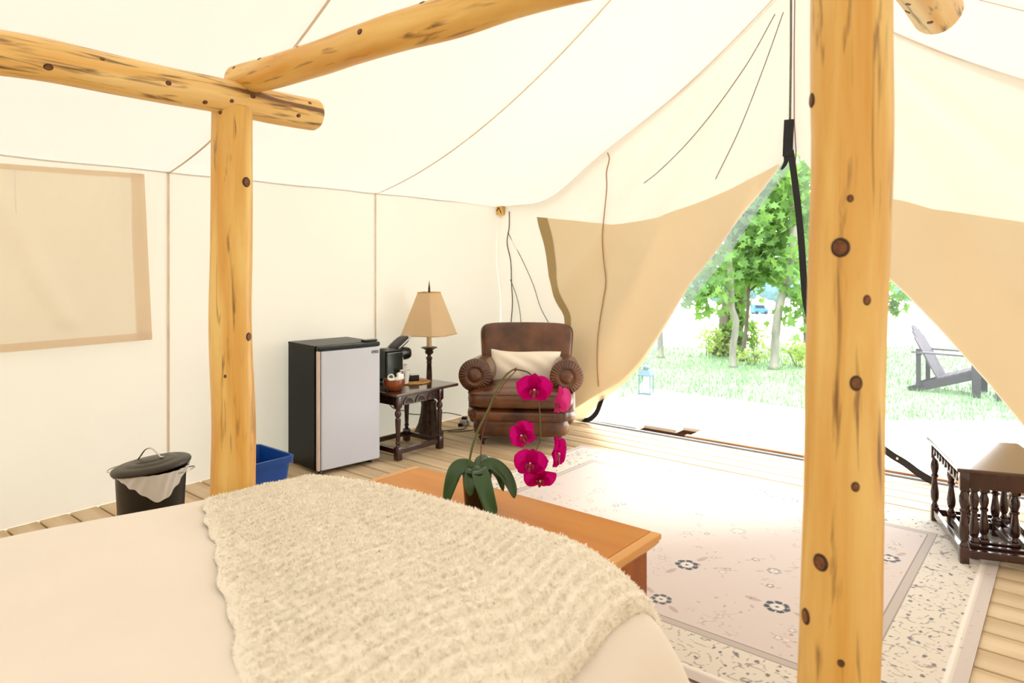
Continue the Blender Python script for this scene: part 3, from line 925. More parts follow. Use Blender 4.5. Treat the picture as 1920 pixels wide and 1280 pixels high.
# ------------------------------------------------------------------ rug
RX0, RX1, RY0, RY1 = -2.92, -0.275, 2.13, 4.36
def build_rug():
    nx, ny = 560, 470
    X = np.linspace(RX0, RX1, nx); Y = np.linspace(RY0, RY1, ny)
    XX, YY = np.meshgrid(X, Y)
    rs = np.random.RandomState(5)
    z = 0.008 + 0.0004 * np.sin(XX * 40) * 0
    verts = np.stack([XX, YY, np.full_like(XX, 0.009)], -1).reshape(-1, 3)
    idx = np.arange(nx * ny).reshape(ny, nx)
    q = np.stack([idx[:-1, :-1], idx[:-1, 1:], idx[1:, 1:], idx[1:, :-1]], -1).reshape(-1, 4)
    # colours (linear)
    L = lambda c: np.array(srgb(*c)[:3])
    field, cream, line, navy, rose, tan = L((212, 197, 189)), L((222, 212, 197)), L((168, 154, 144)), L((40, 46, 62)), L((170, 128, 112)), L((196, 170, 140))
    col = np.tile(field, (ny, nx, 1))
    def paint(mask, c, a=1.0):
        m = (mask * a)[..., None]
        col[:] = col * (1 - m) + c * m
    d = np.minimum(np.minimum(XX - RX0, RX1 - XX), np.minimum(YY - RY0, RY1 - YY))   # distance to edge
    border = (d < 0.31).astype(float)
    paint(border, cream)
    paint(((d > 0.275) & (d < 0.315)).astype(float), L((190, 176, 166)))
    paint(((d > 0.311) & (d < 0.317)).astype(float), line * 0.5)
    paint(((d > 0.272) & (d < 0.277)).astype(float), line * 0.6)
    paint(((d > 0.055) & (d < 0.068)).astype(float), L((240, 232, 222)))
    paint((d < 0.045).astype(float), L((206, 192, 184)))
    def smooth_noise(sc, seed):
        r = np.random.RandomState(seed)
        n = np.zeros_like(XX)
        for k in range(14):
            a = r.uniform(0, 2 * np.pi); f = sc * r.uniform(0.6, 1.5); p = r.uniform(0, 6.28)
            n += np.sin((XX * np.cos(a) + YY * np.sin(a)) * f + p)
        return n / 14 ** 0.5
    # curling vine lines in the border, fainter in the field
    n1, n2 = smooth_noise(75, 1), smooth_noise(60, 2)
    vine = (np.abs(n1) < 0.10) & (np.abs(n2) > 0.25)
    b_in = (d > 0.07) & (d < 0.27)
    paint((vine & b_in).astype(float), line * 0.55, 0.75)
    paint((vine & (d > 0.33)).astype(float) * (smooth_noise(9, 9) > 0.5), line, 0.6)
    # dark leaf flecks
    n3, n4 = smooth_noise(150, 3), smooth_noise(140, 4)
    fl = (n3 + n4 > 1.8)
    paint((fl & b_in).astype(float), navy * 1.6 + 0.02, 0.85)
    paint((fl & (d > 0.33)).astype(float) * (smooth_noise(14, 11) > 0.9), rose, 0.7)
    n5 = smooth_noise(170, 6)
    paint(((n5 > 2.0) & b_in).astype(float), rose, 0.6)
    paint(((n5 > 1.7) & (d > 0.005) & (d < 0.055)).astype(float), line * 0.6, 0.5)
    # rosettes
    def rosette(cx, cy, r, a, c=navy, pet=7):
        dx, dy = XX - cx, YY - cy
        rr = np.hypot(dx, dy); th = np.arctan2(dy, dx)
        k = 1 + 0.06 * np.cos(pet * th)
        ring = (np.abs(rr / (r * k) - 0.80) < 0.22) & (np.cos(pet * th + 0.4) > -0.93)
        core = rr < r * 0.16
        paint((rr < r * k).astype(float), L((226, 217, 209)), 0.7)
        paint((ring | core).astype(float), c, a)
        ang = rs.uniform(0, 6.28)       # trailing leaves
        for s in (-1, 1):
            ex, ey = cx + s * r * 2.1 * np.cos(ang), cy + s * r * 2.1 * np.sin(ang)
            u = (XX - ex) * np.cos(ang) + (YY - ey) * np.sin(ang); w = -(XX - ex) * np.sin(ang) + (YY - ey) * np.cos(ang)
            paint((((u / (r * 0.7)) ** 2 + (w / (r * 0.28)) ** 2) < 1).astype(float), rose * 0.8, a * 0.5)
    spots = ROSE
    for cx, cy, r, a in spots:
        rosette(cx, cy, r, a)
    r2 = np.random.RandomState(21)
    for _ in range(130):
        cx, cy = r2.uniform(RX0 + 0.4, RX1 - 0.4), r2.uniform(RY0 + 0.4, RY1 - 0.4)
        if min(math.hypot(cx - s[0], cy - s[1]) for s in spots) < 0.10: continue
        rosette(cx, cy, r2.uniform(0.009, 0.02), r2.uniform(0.35, 0.8), navy * 1.3 if r2.rand() < 0.6 else rose, 5)
    me = bpy.data.meshes.new('rug')
    me.from_pydata(verts.tolist(), [], q.tolist())
    ca = me.color_attributes.new('pattern', 'FLOAT_COLOR', 'POINT')
    rgba = np.concatenate([col.reshape(-1, 3), np.ones((nx * ny, 1))], 1).astype(np.float32)
    ca.data.foreach_set('color', rgba.ravel())
    m = bpy.data.materials.new('woven_rug')
    m.use_nodes = True
    nt = m.node_tree
    b = nt.nodes['Principled BSDF']
    b.inputs['Roughness'].default_value = 0.85
    b.inputs['Sheen Weight'].default_value = 0.3
    at = nt.nodes.new('ShaderNodeAttribute'); at.attribute_name = 'pattern'
    nt.links.new(at.outputs['Color'], b.inputs['Base Color'])
    tcx = nt.nodes.new('ShaderNodeTexCoord')
    nz = nt.nodes.new('ShaderNodeTexNoise'); nz.inputs['Scale'].default_value = 220
    nt.links.new(tcx.outputs['Object'], nz.inputs['Vector'])
    bp = nt.nodes.new('ShaderNodeBump'); bp.inputs['Strength'].default_value = 0.2; bp.inputs['Distance'].default_value = 0.003
    nt.links.new(nz.outputs[0], bp.inputs['Height']); nt.links.new(bp.outputs[0], b.inputs['Normal'])
    me.materials.append(m)
    root = thing('area_rug', 'pale floral oriental rug with a patterned border on the plank floor', 'rug', (0, 0, 0))
    o = bpy.data.objects.new('rug_face', me); COL.objects.link(o); o.parent = root
    MB().box(((RX0 + RX1) / 2, (RY0 + RY1) / 2, 0.0044), (RX1 - RX0 - 0.001, RY1 - RY0 - 0.001, 0.0086)).build('rug_backing', pmat('rug_edge', srgb(150, 128, 110), 0.9, vary=0.2), root)
ROSE = [(-1.676, 3.055, 0.045, 0.9), (-1.35, 3.47, 0.040, 0.35), (-1.38, 2.93, 0.050, 1.0), (-1.32, 2.56, 0.042, 0.95), (-0.93, 2.80, 0.048, 1.0), (-1.05, 3.12, 0.030, 0.6),
        (-2.00, 3.10, 0.038, 0.5), (-2.35, 2.95, 0.038, 0.6), (-1.80, 3.50, 0.036, 0.35), (-0.68, 3.60, 0.045, 0.95), (-0.75, 3.2, 0.032, 0.6), (-2.25, 3.55, 0.036, 0.4), (-1.0, 3.75, 0.036, 0.4)]
build_rug()

# ------------------------------------------------------------------ fridge
FR = math.atan2(0.462, 0.055)
fridge = thing('mini_fridge', 'small black fridge with a silver door against the canvas wall', 'fridge', (-3.832, 2.640, 0), FR)
# local x along the door, local y into the body (towards the wall)
FW, FD, FH = 0.465, 0.42, 0.85
MB().box((FW / 2, FD / 2 + 0.035, FH / 2 + 0.005), (FW, FD - 0.03, FH - 0.03), 0.006).build('cabinet', M['fridge_side'], fridge)
MB().box((FW / 2, FD / 2 + 0.03, FH - 0.008), (FW + 0.002, FD - 0.02, 0.016), 0.004).build('top_panel', M['fridge_side'], fridge)
door = MB().box((FW / 2 + 0.008, 0.006, 0.425), (FW - 0.016, 0.036, 0.785), 0.010, seg=3).build('door', M['steel'], fridge)
MB().box((0.005, 0.012, 0.425), (0.014, 0.030, 0.785), 0.003).build('door_edge', M['gasket'], door)
MB().box((FW / 2, 0.034, 0.425), (FW - 0.01, 0.018, 0.775), 0.002).build('door_gasket', M['black_matte'], door)
def cap_pt(u, v):
    a = math.pi * v
    x = FW * u
    w = 0.024
    sw = 0.006 * math.sin(math.pi * u)
    return Vector((x, 0.012 - (w + sw) * math.sin(a) * 0.9, 0.834 + 0.016 * math.cos(a)))
MB().grid(cap_pt, 24, 10).box((FW / 2, 0.016, 0.834), (FW, 0.022, 0.030), 0.004).build('door_cap', M['glass_cap'], door, smooth=True, autosmooth=50)
MB().box((FW - 0.05, 0.05, FH + 0.007), (0.10, 0.06, 0.014), 0.004).build('hinge_cover', M['black_plastic'], fridge)
badge = MB().box((FW - 0.042, -0.013, 0.782), (0.056, 0.003, 0.017), 0.001).build('badge', M['black_plastic'], door)
fc = bpy.data.curves.new('badge_text', 'FONT')
fc.body = 'Magic Chef'; fc.size = 0.0105; fc.align_x = 'CENTER'; fc.align_y = 'CENTER'; fc.extrude = 0.0003
ft = bpy.data.objects.new('badge_text', fc)
dg = bpy.context.evaluated_depsgraph_get()
COL.objects.link(ft)
dg.update()
tm = bpy.data.meshes.new_from_object(ft.evaluated_get(dg))
bpy.data.objects.remove(ft)
bt = bpy.data.objects.new('badge_lettering', tm); COL.objects.link(bt)
tm.materials.clear(); tm.materials.append(M['white_print'])
bt.parent = door; bt.location = (FW - 0.042, -0.0149, 0.782); bt.rotation_euler = (R(90), 0, 0)
for x in (0.04, FW - 0.04):
    for y in (0.06, FD - 0.02):
        MB().lathe([(0.016, 0), (0.018, 0.004), (0.012, 0.02), (0.012, 0.03)], (x, y, 0), 12).build('foot', M['black_plastic'], fridge)

# ------------------------------------------------------------------ turned furniture
def turned_leg(h, w, top_block, foot_block, bulbs):
    """square blocks joined by a turned baluster; origin at the foot"""
    mb = MB()
    mb.box((0, 0, foot_block / 2), (w, w, foot_block), w * 0.08)
    mb.box((0, 0, h - top_block / 2), (w, w, top_block), w * 0.06)
    z0, z1 = foot_block - 0.004, h - top_block + 0.004
    prof = [(r * w, z0 + (z1 - z0) * t) for t, r in bulbs]
    mb.lathe(prof, (0, 0, 0), 20)
    return mb
BAL_A = [(0, 0.40), (0.02, 0.42), (0.05, 0.30), (0.09, 0.33), (0.10, 0.42), (0.13, 0.42), (0.15, 0.32), (0.25, 0.36), (0.45, 0.40), (0.62, 0.46), (0.70, 0.47), (0.72, 0.36), (0.745, 0.30), (0.765, 0.42), (0.80, 0.52), (0.855, 0.54), (0.90, 0.44), (0.92, 0.30), (0.945, 0.34), (0.96, 0.48), (1.0, 0.50)]
BAL_B = [(0, 0.46), (0.04, 0.48), (0.07, 0.34), (0.11, 0.30), (0.14, 0.44), (0.20, 0.52), (0.30, 0.54), (0.40, 0.44), (0.52, 0.34), (0.58, 0.32), (0.60, 0.46), (0.64, 0.48), (0.66, 0.34), (0.70, 0.42), (0.78, 0.54), (0.86, 0.52), (0.92, 0.38), (0.95, 0.36), (0.97, 0.48), (1.0, 0.48)]

# side table by the fridge
st = thing('side_table', 'dark oak side table with turned legs and carved apron beside the fridge', 'table', (-3.92, 3.47, 0))
TXH = 0.26   # half size along x of the top
MB().box((0.0, 0.0, 0.469), (0.52, 0.62, 0.022), 0.005, seg=2).build('top', M['dark_top'], st)
LX, LY = 0.185, 0.205
legp = None
for sx_, sy_ in ((1, -1), (1, 1), (-1, -1), (-1, 1)):
    if legp is None:
        legp = turned_leg(0.458, 0.044, 0.085, 0.095, BAL_A).build('leg', M['dark_wood'], st, smooth=True, autosmooth=35)
        lo = legp
    else:
        lo = copy_part(legp, st)
    lo.location = (0.02 + sx_ * LX, -0.045 + sy_ * LY, 0)
def arch_ring(r0, r1, n=14):
    pts = [(r1 * math.cos(math.pi * k / n), r1 * math.sin(math.pi * k / n)) for k in range(n + 1)]
    pts += [(r0 * math.cos(math.pi * k / n), r0 * math.sin(math.pi * k / n)) for k in range(n, -1, -1)]
    return pts
for sx_ in (1, -1):
    ap = MB().box((0.02 + sx_ * LX, -0.045, 0.420), (0.024, 2 * LY - 0.04, 0.070), 0.002).build('apron', M['dark_wood'], st)
    if sx_ == 1:
        for k in (-1, 0, 1):
            yc = -0.045 + k * 0.117
            m = Matrix(((0, 0, 1, 0.02 + LX + 0.0125), (1, 0, 0, yc), (0, 1, 0, 0.392), (0, 0, 0, 1)))
            MB().prism(arch_ring(0.040, 0.050), 0, 0.006, m).build('carved_arch', M['dark_wood'], ap)
            rays = MB()
            for j in range(5):
                a = R(25 + 32.5 * j)
                m2 = m @ Matrix.Rotation(a, 4, 'Z')
                rays.prism([(0.012, -0.003), (0.037, -0.006), (0.040, 0), (0.037, 0.006), (0.012, 0.003)], 0, 0.004, m2)
            rr_ = rays.build('carved_fan', M['dark_carve'], ap)
            rr_['kind'] = 'stuff'
for sy_ in (-1, 1):
    MB().box((0.02, -0.045 + sy_ * LY, 0.420), (2 * LX - 0.04, 0.024, 0.070), 0.002).build('apron', M['dark_wood'], st)
    MB().box((0.02, -0.045 + sy_ * LY, 0.060), (2 * LX - 0.04, 0.024, 0.036), 0.003).build('stretcher', M['dark_wood'], st)
for sx_ in (-1, 1):
    MB().box((0.02 + sx_ * LX, -0.045, 0.060), (0.024, 2 * LY - 0.04, 0.036), 0.003).build('stretcher', M['dark_wood'], st)
TZ = 0.480

# nest of three low tables by the door
NB = Vector((-0.633, 4.315, 0)); NU_ = Vector((0.336, -0.942, 0)); NV_ = Vector((0.942, 0.336, 0))
def nest_table(label, u0, u1, v0, v1, h, carved, ap_h=0.074):
    ang = math.atan2(NV_.y, NV_.x)
    c = NB + NU_ * ((u0 + u1) / 2) + NV_ * ((v0 + v1) / 2)
    t = thing('nest_table', label, 'table', (c.x, c.y, 0.0095), ang, 'nest of small oak tables')
    W, D = v1 - v0, u1 - u0     # local x = v direction, local y = -u direction
    h -= 0.0095
    MB().box((0, 0, h - 0.009), (W, D, 0.018), 0.005).build('top', M['dark_top'], t)
    lw = 0.038
    lx, ly = W / 2 - lw / 2 - 0.014, D / 2 - lw / 2 - 0.014
    first = None
    for a in (-1, 1):
        for b in (-1, 1):
            if first is None:
                first = turned_leg(h - 0.017, lw, 0.085 * h / 0.45, 0.075, BAL_B).build('leg', M['dark_wood'], t, smooth=True, autosmooth=35)
                o = first
            else:
                o = copy_part(first, t)
            o.location = (a * lx, b * ly, 0)
    for a in (-1, 1):
        ap = MB().box((a * lx, 0, h - 0.019 - ap_h / 2), (0.022, 2 * ly - 0.036, ap_h), 0.003).build('apron', M['dark_wood'], t)
        if carved and a < 0:
            sc = MB()
            n = 9
            for k in range(n):
                yy = (k - (n - 1) / 2) * (2 * ly - 0.06) / n
                m = Matrix(((0, 0, -1, a * lx - 0.011), (1, 0, 0, yy), (0, 1, 0, h - 0.060), (0, 0, 0, 1)))
                s = 1 if k % 2 else -1
                sc.prism([(-0.018, -0.012 * s), (0.0, -0.02), (0.018, 0.012 * s), (0.006, 0.022), (0.0, 0.004), (-0.008, 0.02)], 0, 0.005, m)
            cv = sc.build('carved_scrolls', M['dark_carve'], ap)
            cv['kind'] = 'stuff'
        MB().box((a * lx, 0, 0.045), (0.024, 2 * ly - 0.034, 0.034), 0.003).build('stretcher', M['dark_wood'], t)
    for b in (-1, 1):
        MB().box((0, b * ly, h - 0.019 - ap_h / 2), (2 * lx - 0.036, 0.022, ap_h), 0.003).build('apron', M['dark_wood'], t)
    MB().box((0, ly, 0.045), (2 * lx - 0.034, 0.024, 0.034), 0.003).build('stretcher', M['dark_wood'], t)
    MB().box((0, -ly, 0.045), (2 * lx - 0.034, 0.024, 0.034), 0.003).build('stretcher', M['dark_wood'], t)
    return t
nest_table('largest dark oak table of the nest, carved apron, outermost', 0, 0.625, 0, 0.42, 0.45, True)
nest_table('middle dark oak table tucked under the largest one', 0.075, 0.55, 0.06, 0.36, 0.424, False, 0.05)
nest_table('smallest dark oak table innermost in the nest', 0.135, 0.49, 0.115, 0.305, 0.398, False, 0.03)

# ------------------------------------------------------------------ things on the side table
mat_c = Vector((-3.96, 3.585, TZ))
pm = thing('placemat', 'round woven straw placemat on the dark side table', 'placemat', mat_c)
for k in range(9):
    r = 0.016 + k * 0.0142
    n = max(14, int(r * 420))
    pts = [(r * math.cos(2 * math.pi * i / n), r * math.sin(2 * math.pi * i / n), 0.0045 + 0.0012 * math.sin(i * 2.1)) for i in range(n + 1)]
    MB().tube(pts, [0.0066 + 0.0012 * math.sin(i * 1.9 + k) for i in range(n + 1)], 6, flat=0.5).build('coil', M['straw'], pm, smooth=True)

cm = thing('coffee_maker', 'black single-cup coffee maker with raised lid on the side table', 'coffee maker', (-4.085, 3.475, TZ))
# local y = towards the front of the machine (+Y world)
MB().box((0, 0.02, 0.012), (0.16, 0.29, 0.024), 0.008).build('base', M['black_plastic'], cm)
MB().box((0, -0.015, 0.14), (0.15, 0.13, 0.25), 0.022, seg=3).build('body', M['black_plastic'], cm)
MB().box((0.088, -0.055, 0.135), (0.035, 0.17, 0.235), 0.014, seg=3).build('water_tank', M['tank'], cm)
MB().box((0.088, -0.055, 0.257), (0.04, 0.175, 0.012), 0.005).build('tank_lid', M['black_plastic'], cm)
MB().box((0.0, 0.055, 0.115), (0.14, 0.012, 0.19), 0.004).build('back_plate', M['silver'], cm)
hd = MB().puff((0, 0.085, 0.215), (0.072, 0.085, 0.05), 0.6, 0.6, 28, 14)
hd.puff((0, 0.135, 0.205), (0.05, 0.05, 0.03), 0.7, 0.7, 20, 10)
hd.build('brew_head', M['black_plastic'], cm, smooth=True)
lidrot = Matrix.Rotation(R(32), 3, 'X')
lid = MB().puff((0, 0.075, 0.295), (0.062, 0.085, 0.022), 0.5, 0.6, 24, 12, rot=lidrot).build('lid', M['black_plastic'], cm, smooth=True)
MB().tube(smooth_path([(-0.066, 0.02, 0.265), (-0.066, 0.10, 0.318), (-0.045, 0.155, 0.345), (0.045, 0.155, 0.345), (0.066, 0.10, 0.318), (0.066, 0.02, 0.265)], 6), 0.008, 8, flat=0.6).build('lid_handle', M['silver'], cm, smooth=True)
MB().box((0, 0.105, 0.030), (0.12, 0.11, 0.014), 0.004).build('drip_tray', M['black_matte'], cm)

def cup(name, label, loc, r0, r1, h, mat, extra=None):
    t = thing(name, label, 'cup', loc)
    MB().lathe([(0, 0.003), (r0, 0.0), (r1, h), (r1 + 0.0022, h + 0.001), (r1 + 0.0022, h - 0.003), (r1 - 0.0015, h - 0.003), (r0 - 0.001, 0.006), (0, 0.006)], (0, 0, 0), 28).build('cup_wall', mat, t, smooth=True, autosmooth=50)
    return t
cup('paper_cup', 'white paper cup standing on the straw placemat', (-3.94, 3.485, TZ + 0.0078), 0.026, 0.037, 0.098, M['white_paper'])
pr = MB()
cupA = [o for o in COL.objects if o.name.startswith('paper_cup')][0]
d_ = Vector((0.64, -0.77, 0))
pr.box((0.6 * 0.0335, -0.8 * 0.0335, 0.068), (0.0016, 0.014, 0.026), 0, rot=Matrix.Rotation(math.atan2(-0.8, 0.6), 3, 'Z'))
pr.build('printed_mark', pmat('grey_print', srgb(176, 170, 164), 0.6, vary=0.1), cupA)
cup('paper_cup', 'white cup on the coffee maker drip tray under the brew head', (-4.085, 3.587, TZ + 0.0372), 0.028, 0.036, 0.085, M['white_paper'])

bw = thing('wooden_bowl', 'round brown wooden bowl of coffee pods near the fridge', 'bowl', (-3.80, 3.255, TZ))
MB().lathe([(0, 0.0), (0.040, 0.0), (0.048, 0.006), (0.072, 0.035), (0.080, 0.06), (0.077, 0.085), (0.072, 0.085), (0.074, 0.06), (0.066, 0.04), (0.042, 0.016), (0, 0.014)], (0, 0, 0), 36).build('bowl_wall', M['bowl'], bw, smooth=True, autosmooth=60)
def pod(label, loc, tilt, yaw, green):
    t = thing('coffee_pod', label, 'coffee pod', loc, 0, 'coffee pods in the wooden bowl')
    t.rotation_euler = (tilt, 0, yaw)
    MB().lathe([(0, 0), (0.017, 0), (0.0215, 0.038), (0.0255, 0.039), (0.0255, 0.042), (0, 0.042)], (0, 0, 0), 24).build('pod_cup', M['white_paper'], t, smooth=True, autosmooth=40)
    MB().lathe([(0, 0.0422), (0.0145, 0.0422), (0.0145, 0.0428), (0, 0.0430)], (0, 0, 0), 20).build('pod_print', M['green_print'] if green else M['white_print'], t)
pod('white coffee pod with a round green print in the wooden bowl', (-3.805, 3.245, TZ + 0.088), R(68), R(35), True)
pod('plain white coffee pod lying at the left rim of the wooden bowl', (-3.785, 3.215, TZ + 0.055), R(20), R(60), False)
pod('plain white coffee pod under the sugar packets in the wooden bowl', (-3.775, 3.268, TZ + 0.052), R(30), R(-30), False)
for lab, loc, rot in (('white sugar packet leaning against the wooden bowl rim', (-3.77, 3.295, TZ + 0.095), (R(55), R(20), R(70))),
                      ('white sugar packet standing behind the green printed pod', (-3.80, 3.305, TZ + 0.10), (R(60), R(-25), R(20)))):
    def pk(u, v, s=1):
        return Vector(((u - 0.5) * 0.045, (v - 0.5) * 0.062, 0.004 * math.sin(math.pi * u) * math.sin(math.pi * v) * s))
    o = MB().grid(lambda u, v: pk(u, v), 8, 8).grid(lambda u, v: pk(u, v, -1), 8, 8).build('sugar_packet', M['white_paper'], smooth=True)
    o.location = loc; o.rotation_euler = rot
    tag(o, lab, 'packet', 'sugar packets in the bowl')
hold = thing('sweetener_holder', 'small black packet holder on the straw placemat', 'holder', (-3.97, 3.60, TZ + 0.0078), R(62))
MB().box((0, 0, 0.003), (0.075, 0.05, 0.006), 0.002).build('holder_base', M['black_plastic'], hold)
for s in (-1, 1):
    MB().box((0, s * 0.023, 0.024), (0.075, 0.004, 0.044), 0.0015).build('holder_side', M['black_plastic'], hold)
    MB().box((s * 0.0355, 0, 0.018), (0.004, 0.044, 0.032), 0.0015).build('holder_end', M['black_plastic'], hold)
MB().box((0, 0, 0.032), (0.06, 0.03, 0.046), 0.002).build('packets', M['white_paper'], hold)

# ------------------------------------------------------------------ floor lamp behind the table
lamp = thing('floor_lamp', 'bronze candlestick floor lamp with a linen shade behind the side table', 'lamp', (-4.075, 3.865, 0))
def flared(u, v):
    # three-sided flared foot
    prof = [(0.0, 0.115), (0.02, 0.118), (0.05, 0.104), (0.10, 0.082), (0.18, 0.064), (0.26, 0.058), (0.275, 0.064), (0.285, 0.05)]
    z = 0.285 * v
    r = interp(prof, z) * (1 + 0.10 * math.cos(3 * 2 * math.pi * u) + 0.03 * math.cos(12 * 2 * math.pi * u))
    return Vector((r * math.cos(2 * math.pi * u), r * math.sin(2 * math.pi * u), z))
MB().grid(flared, 48, 26, closed_u=True).build('base', M['bronze'], lamp, smooth=True)
stem_prof = [(0.03, 0.28), (0.034, 0.295), (0.018, 0.31), (0.022, 0.33), (0.045, 0.36), (0.05, 0.385), (0.034, 0.40), (0.05, 0.408), (0.05, 0.42), (0.022, 0.43), (0.024, 0.46), (0.022, 0.52), (0.019, 0.585), (0.024, 0.59), (0.019, 0.60), (0.022, 0.615), (0.027, 0.63), (0.016, 0.643), (0.014, 0.652), (0.033, 0.668), (0.036, 0.68), (0.028, 0.69), (0.05, 0.705), (0.068, 0.712), (0.064, 0.716), (0.02, 0.712), (0.02, 0.72)]
MB().lathe(stem_prof, (0, 0, 0), 28).build('stem', M['bronze'], lamp, smooth=True, autosmooth=50)
MB().lathe([(0.019, 0.715), (0.021, 0.72), (0.021, 0.86), (0.015, 0.87), (0.0, 0.87)], (0, 0, 0), 20).build('candle_sleeve', M['ivory'], lamp, smooth=True, autosmooth=40)
# cut-corner square shade of eight panels
def shade_ring(r, z, cut=0.36):
    s = r
    c = r * cut
    return [Vector(p + (z,)) for p in ((s, -s + c), (s, s - c), (s - c, s), (-s + c, s), (-s, s - c), (-s, -s + c), (-s + c, -s), (s - c, -s))]
r_lo, r_hi, z_lo, z_hi = 0.193, 0.083, 0.822, 1.163
lo, hi = shade_ring(r_lo, z_lo), shade_ring(r_hi, z_hi, 0.5)
rotz = Matrix.Rotation(R(20), 3, 'Z')
lo = [rotz @ p for p in lo]; hi = [rotz @ p for p in hi]
sh = bpy.data.objects.new('lamp_shade', None)
bpy.data.objects.remove(sh)
shade = MB()
for k in range(8):
    a = lo[k]; b = lo[(k + 1) % 8]
    shade.tube([a, b], 0.004, 6)
shade_o = shade.build('lamp_shade', M['shade_trim'], lamp, smooth=True)
trim = MB()
for k in range(8):
    trim.tube([hi[k], hi[(k + 1) % 8]], 0.004, 6)
trim.build('top_trim', M['shade_trim'], shade_o, smooth=True)
for k in range(8):
    k2 = (k + 1) % 8
    def pan(u, v, k=k, k2=k2):
        t = v ** 0.92
        a = lo[k].lerp(hi[k], t); b = lo[k2].lerp(hi[k2], t)
        return a.lerp(b, u)
    MB().grid(pan, 4, 12).build('shade_panel', M['shade'], shade_o, smooth=False)
MB().tube([(0, 0, 0.87), (0, 0, 1.165)], 0.004, 8).tube([hi[0], (0, 0, 1.160), hi[4]], 0.0025, 6).build('harp_rod', M['bronze'], lamp)
MB().lathe([(0.006, 1.163), (0.011, 1.172), (0.008, 1.18), (0.010, 1.19), (0.004, 1.235), (0.0, 1.268)], (0, 0, 0), 12).build('finial', M['bronze'], lamp, smooth=True)

# adapter block and cables on the floor
ad = thing('power_adapter', 'silver and black plug adapter on the floor left of the armchair', 'adapter', (-4.085, 4.30, 0.0), R(30))
MB().box((0, 0, 0.026), (0.085, 0.07, 0.052), 0.01, seg=3).build('housing', M['silver'], ad)
MB().box((-0.005, 0.0, 0.06), (0.05, 0.045, 0.03), 0.008).build('plug', M['black_plastic'], ad)
MB().box((-0.03, -0.055, 0.014), (0.035, 0.03, 0.028), 0.006).build('plug', M['black_plastic'], ad)
def cable(label, pts, r=0.004):
    o = MB().tube(smooth_path(pts, 6), r, 6).build('power_cable', M['cord_black'], smooth=True)
    tag(o, label, 'cable', 'black cables between table and armchair')
cable('black cable hanging from under the side table to the adapter', [(-4.10, 3.42, 0.37), (-4.12, 3.52, 0.27), (-4.16, 3.66, 0.22), (-4.22, 3.80, 0.16), (-4.22, 4.0, 0.125), (-4.17, 4.15, 0.12), (-4.10, 4.27, 0.085)])
cable('black cable lying along the floor from the lamp foot to the adapter', [(-4.22, 3.34, 0.012), (-4.23, 3.6, 0.006), (-4.20, 3.78, 0.006), (-4.05, 4.05, 0.006), (-3.98, 4.16, 0.006), (-4.0, 4.24, 0.03), (-4.06, 4.29, 0.065)])
cable('black cable looping forward over the floor to the armchair', [(-4.02, 4.02, 0.006), (-3.93, 4.10, 0.006), (-3.86, 4.22, 0.02), (-3.90, 4.32, 0.05), (-4.02, 4.33, 0.07)])

# ------------------------------------------------------------------ armchair
ac = thing('leather_armchair', 'brown leather club armchair with rolled arms in the tent corner', 'armchair', (-3.25, 4.02, 0), R(34))
LE = M['leather']
MB().puff((0, 0.36, 0.155), (0.375, 0.37, 0.085), 0.35, 0.28, 56, 14).build('base', LE, ac, smooth=True)
# gathered front roll under the cushion
def gather(p):
    k = 0.0
    if p.y < 0:
        k = 0.006 * max(0, abs(p.x) / 0.41 - 0.35) * math.sin(p.x * 150)
    return Vector((p.x, p.y - k, p.z))
MB().puff((0, 0.33, 0.252), (0.415, 0.40, 0.068), 0.6, 0.32, 150, 18, fn=gather).build('front_roll', LE, ac, smooth=True)
seat = MB().puff((0, 0.30, 0.368), (0.405, 0.40, 0.080), 0.55, 0.30, 64, 18,
                 fn=lambda p: Vector((p.x * (1.0 if p.y < -0.12 else 0.80), p.y, p.z + (0.02 * math.cos(p.x * 3.2) if p.z > 0 else 0)))).build('seat_cushion', LE, ac, smooth=True)
def pipe_ring(z, sx_, sy_, cy, e=0.30):
    pts = []
    for k in range(61):
        a = math.pi + math.pi * k / 60
        x = sx_ * math.copysign(abs(math.cos(a)) ** e, math.cos(a)); y = sy_ * math.copysign(abs(math.sin(a)) ** e, math.sin(a))
        pts.append((x, cy + y, z + 0.01 * math.cos(x * 3)))
    return pts
MB().tube(pipe_ring(0.408, 0.402, 0.395, 0.30), 0.005, 6).build('piping', M['leather_piping'], seat, smooth=True)
for s in (-1, 1):
    # scrolled arm: roll + inner panel
    arm = MB()
    def roll(u, v, s=s):
        a = 2 * math.pi * u
        y = 0.06 + 0.60 * v
        r = 0.128 * (1.0 - 0.14 * v) * (1 if 0.04 < v < 0.98 else 0.9)
        return Vector((s * (0.352 - 0.02 * v) + r * math.cos(a), y, 0.535 - 0.01 * v + r * math.sin(a)))
    arm.grid(roll, 36, 20, closed_u=True)
    arm.puff((s * 0.335, 0.37, 0.34), (0.085, 0.30, 0.20), 0.4, 0.4, 28, 14)
    arm_o = arm.build('arm', LE, ac, smooth=True)
    # pleated scroll front with a button
    def front(u, v, s=s):
        a = 2 * math.pi * u
        r = 0.128 * v
        dome = 0.035 * (1 - v ** 3)
        pl = 0.004 * math.sin(a * 30) * sstep(0.35, 0.6, v) * (1 - sstep(0.9, 1.0, v))
        dip = 0.018 * math.exp(-((v - 0.42) / 0.09) ** 2)
        return Vector((s * 0.352 + r * math.cos(a), 0.062 - dome + dip - pl, 0.535 + r * math.sin(a)))
    MB().grid(front, 120, 16, closed_u=True).build('scroll_front', LE, arm_o, smooth=True)
    MB().puff((s * 0.352, 0.036, 0.535), (0.036, 0.014, 0.036), 0.9, 0.9, 20, 10).build('scroll_button', LE, arm_o, smooth=True)
backrot = Matrix.Rotation(R(-12), 3, 'X')
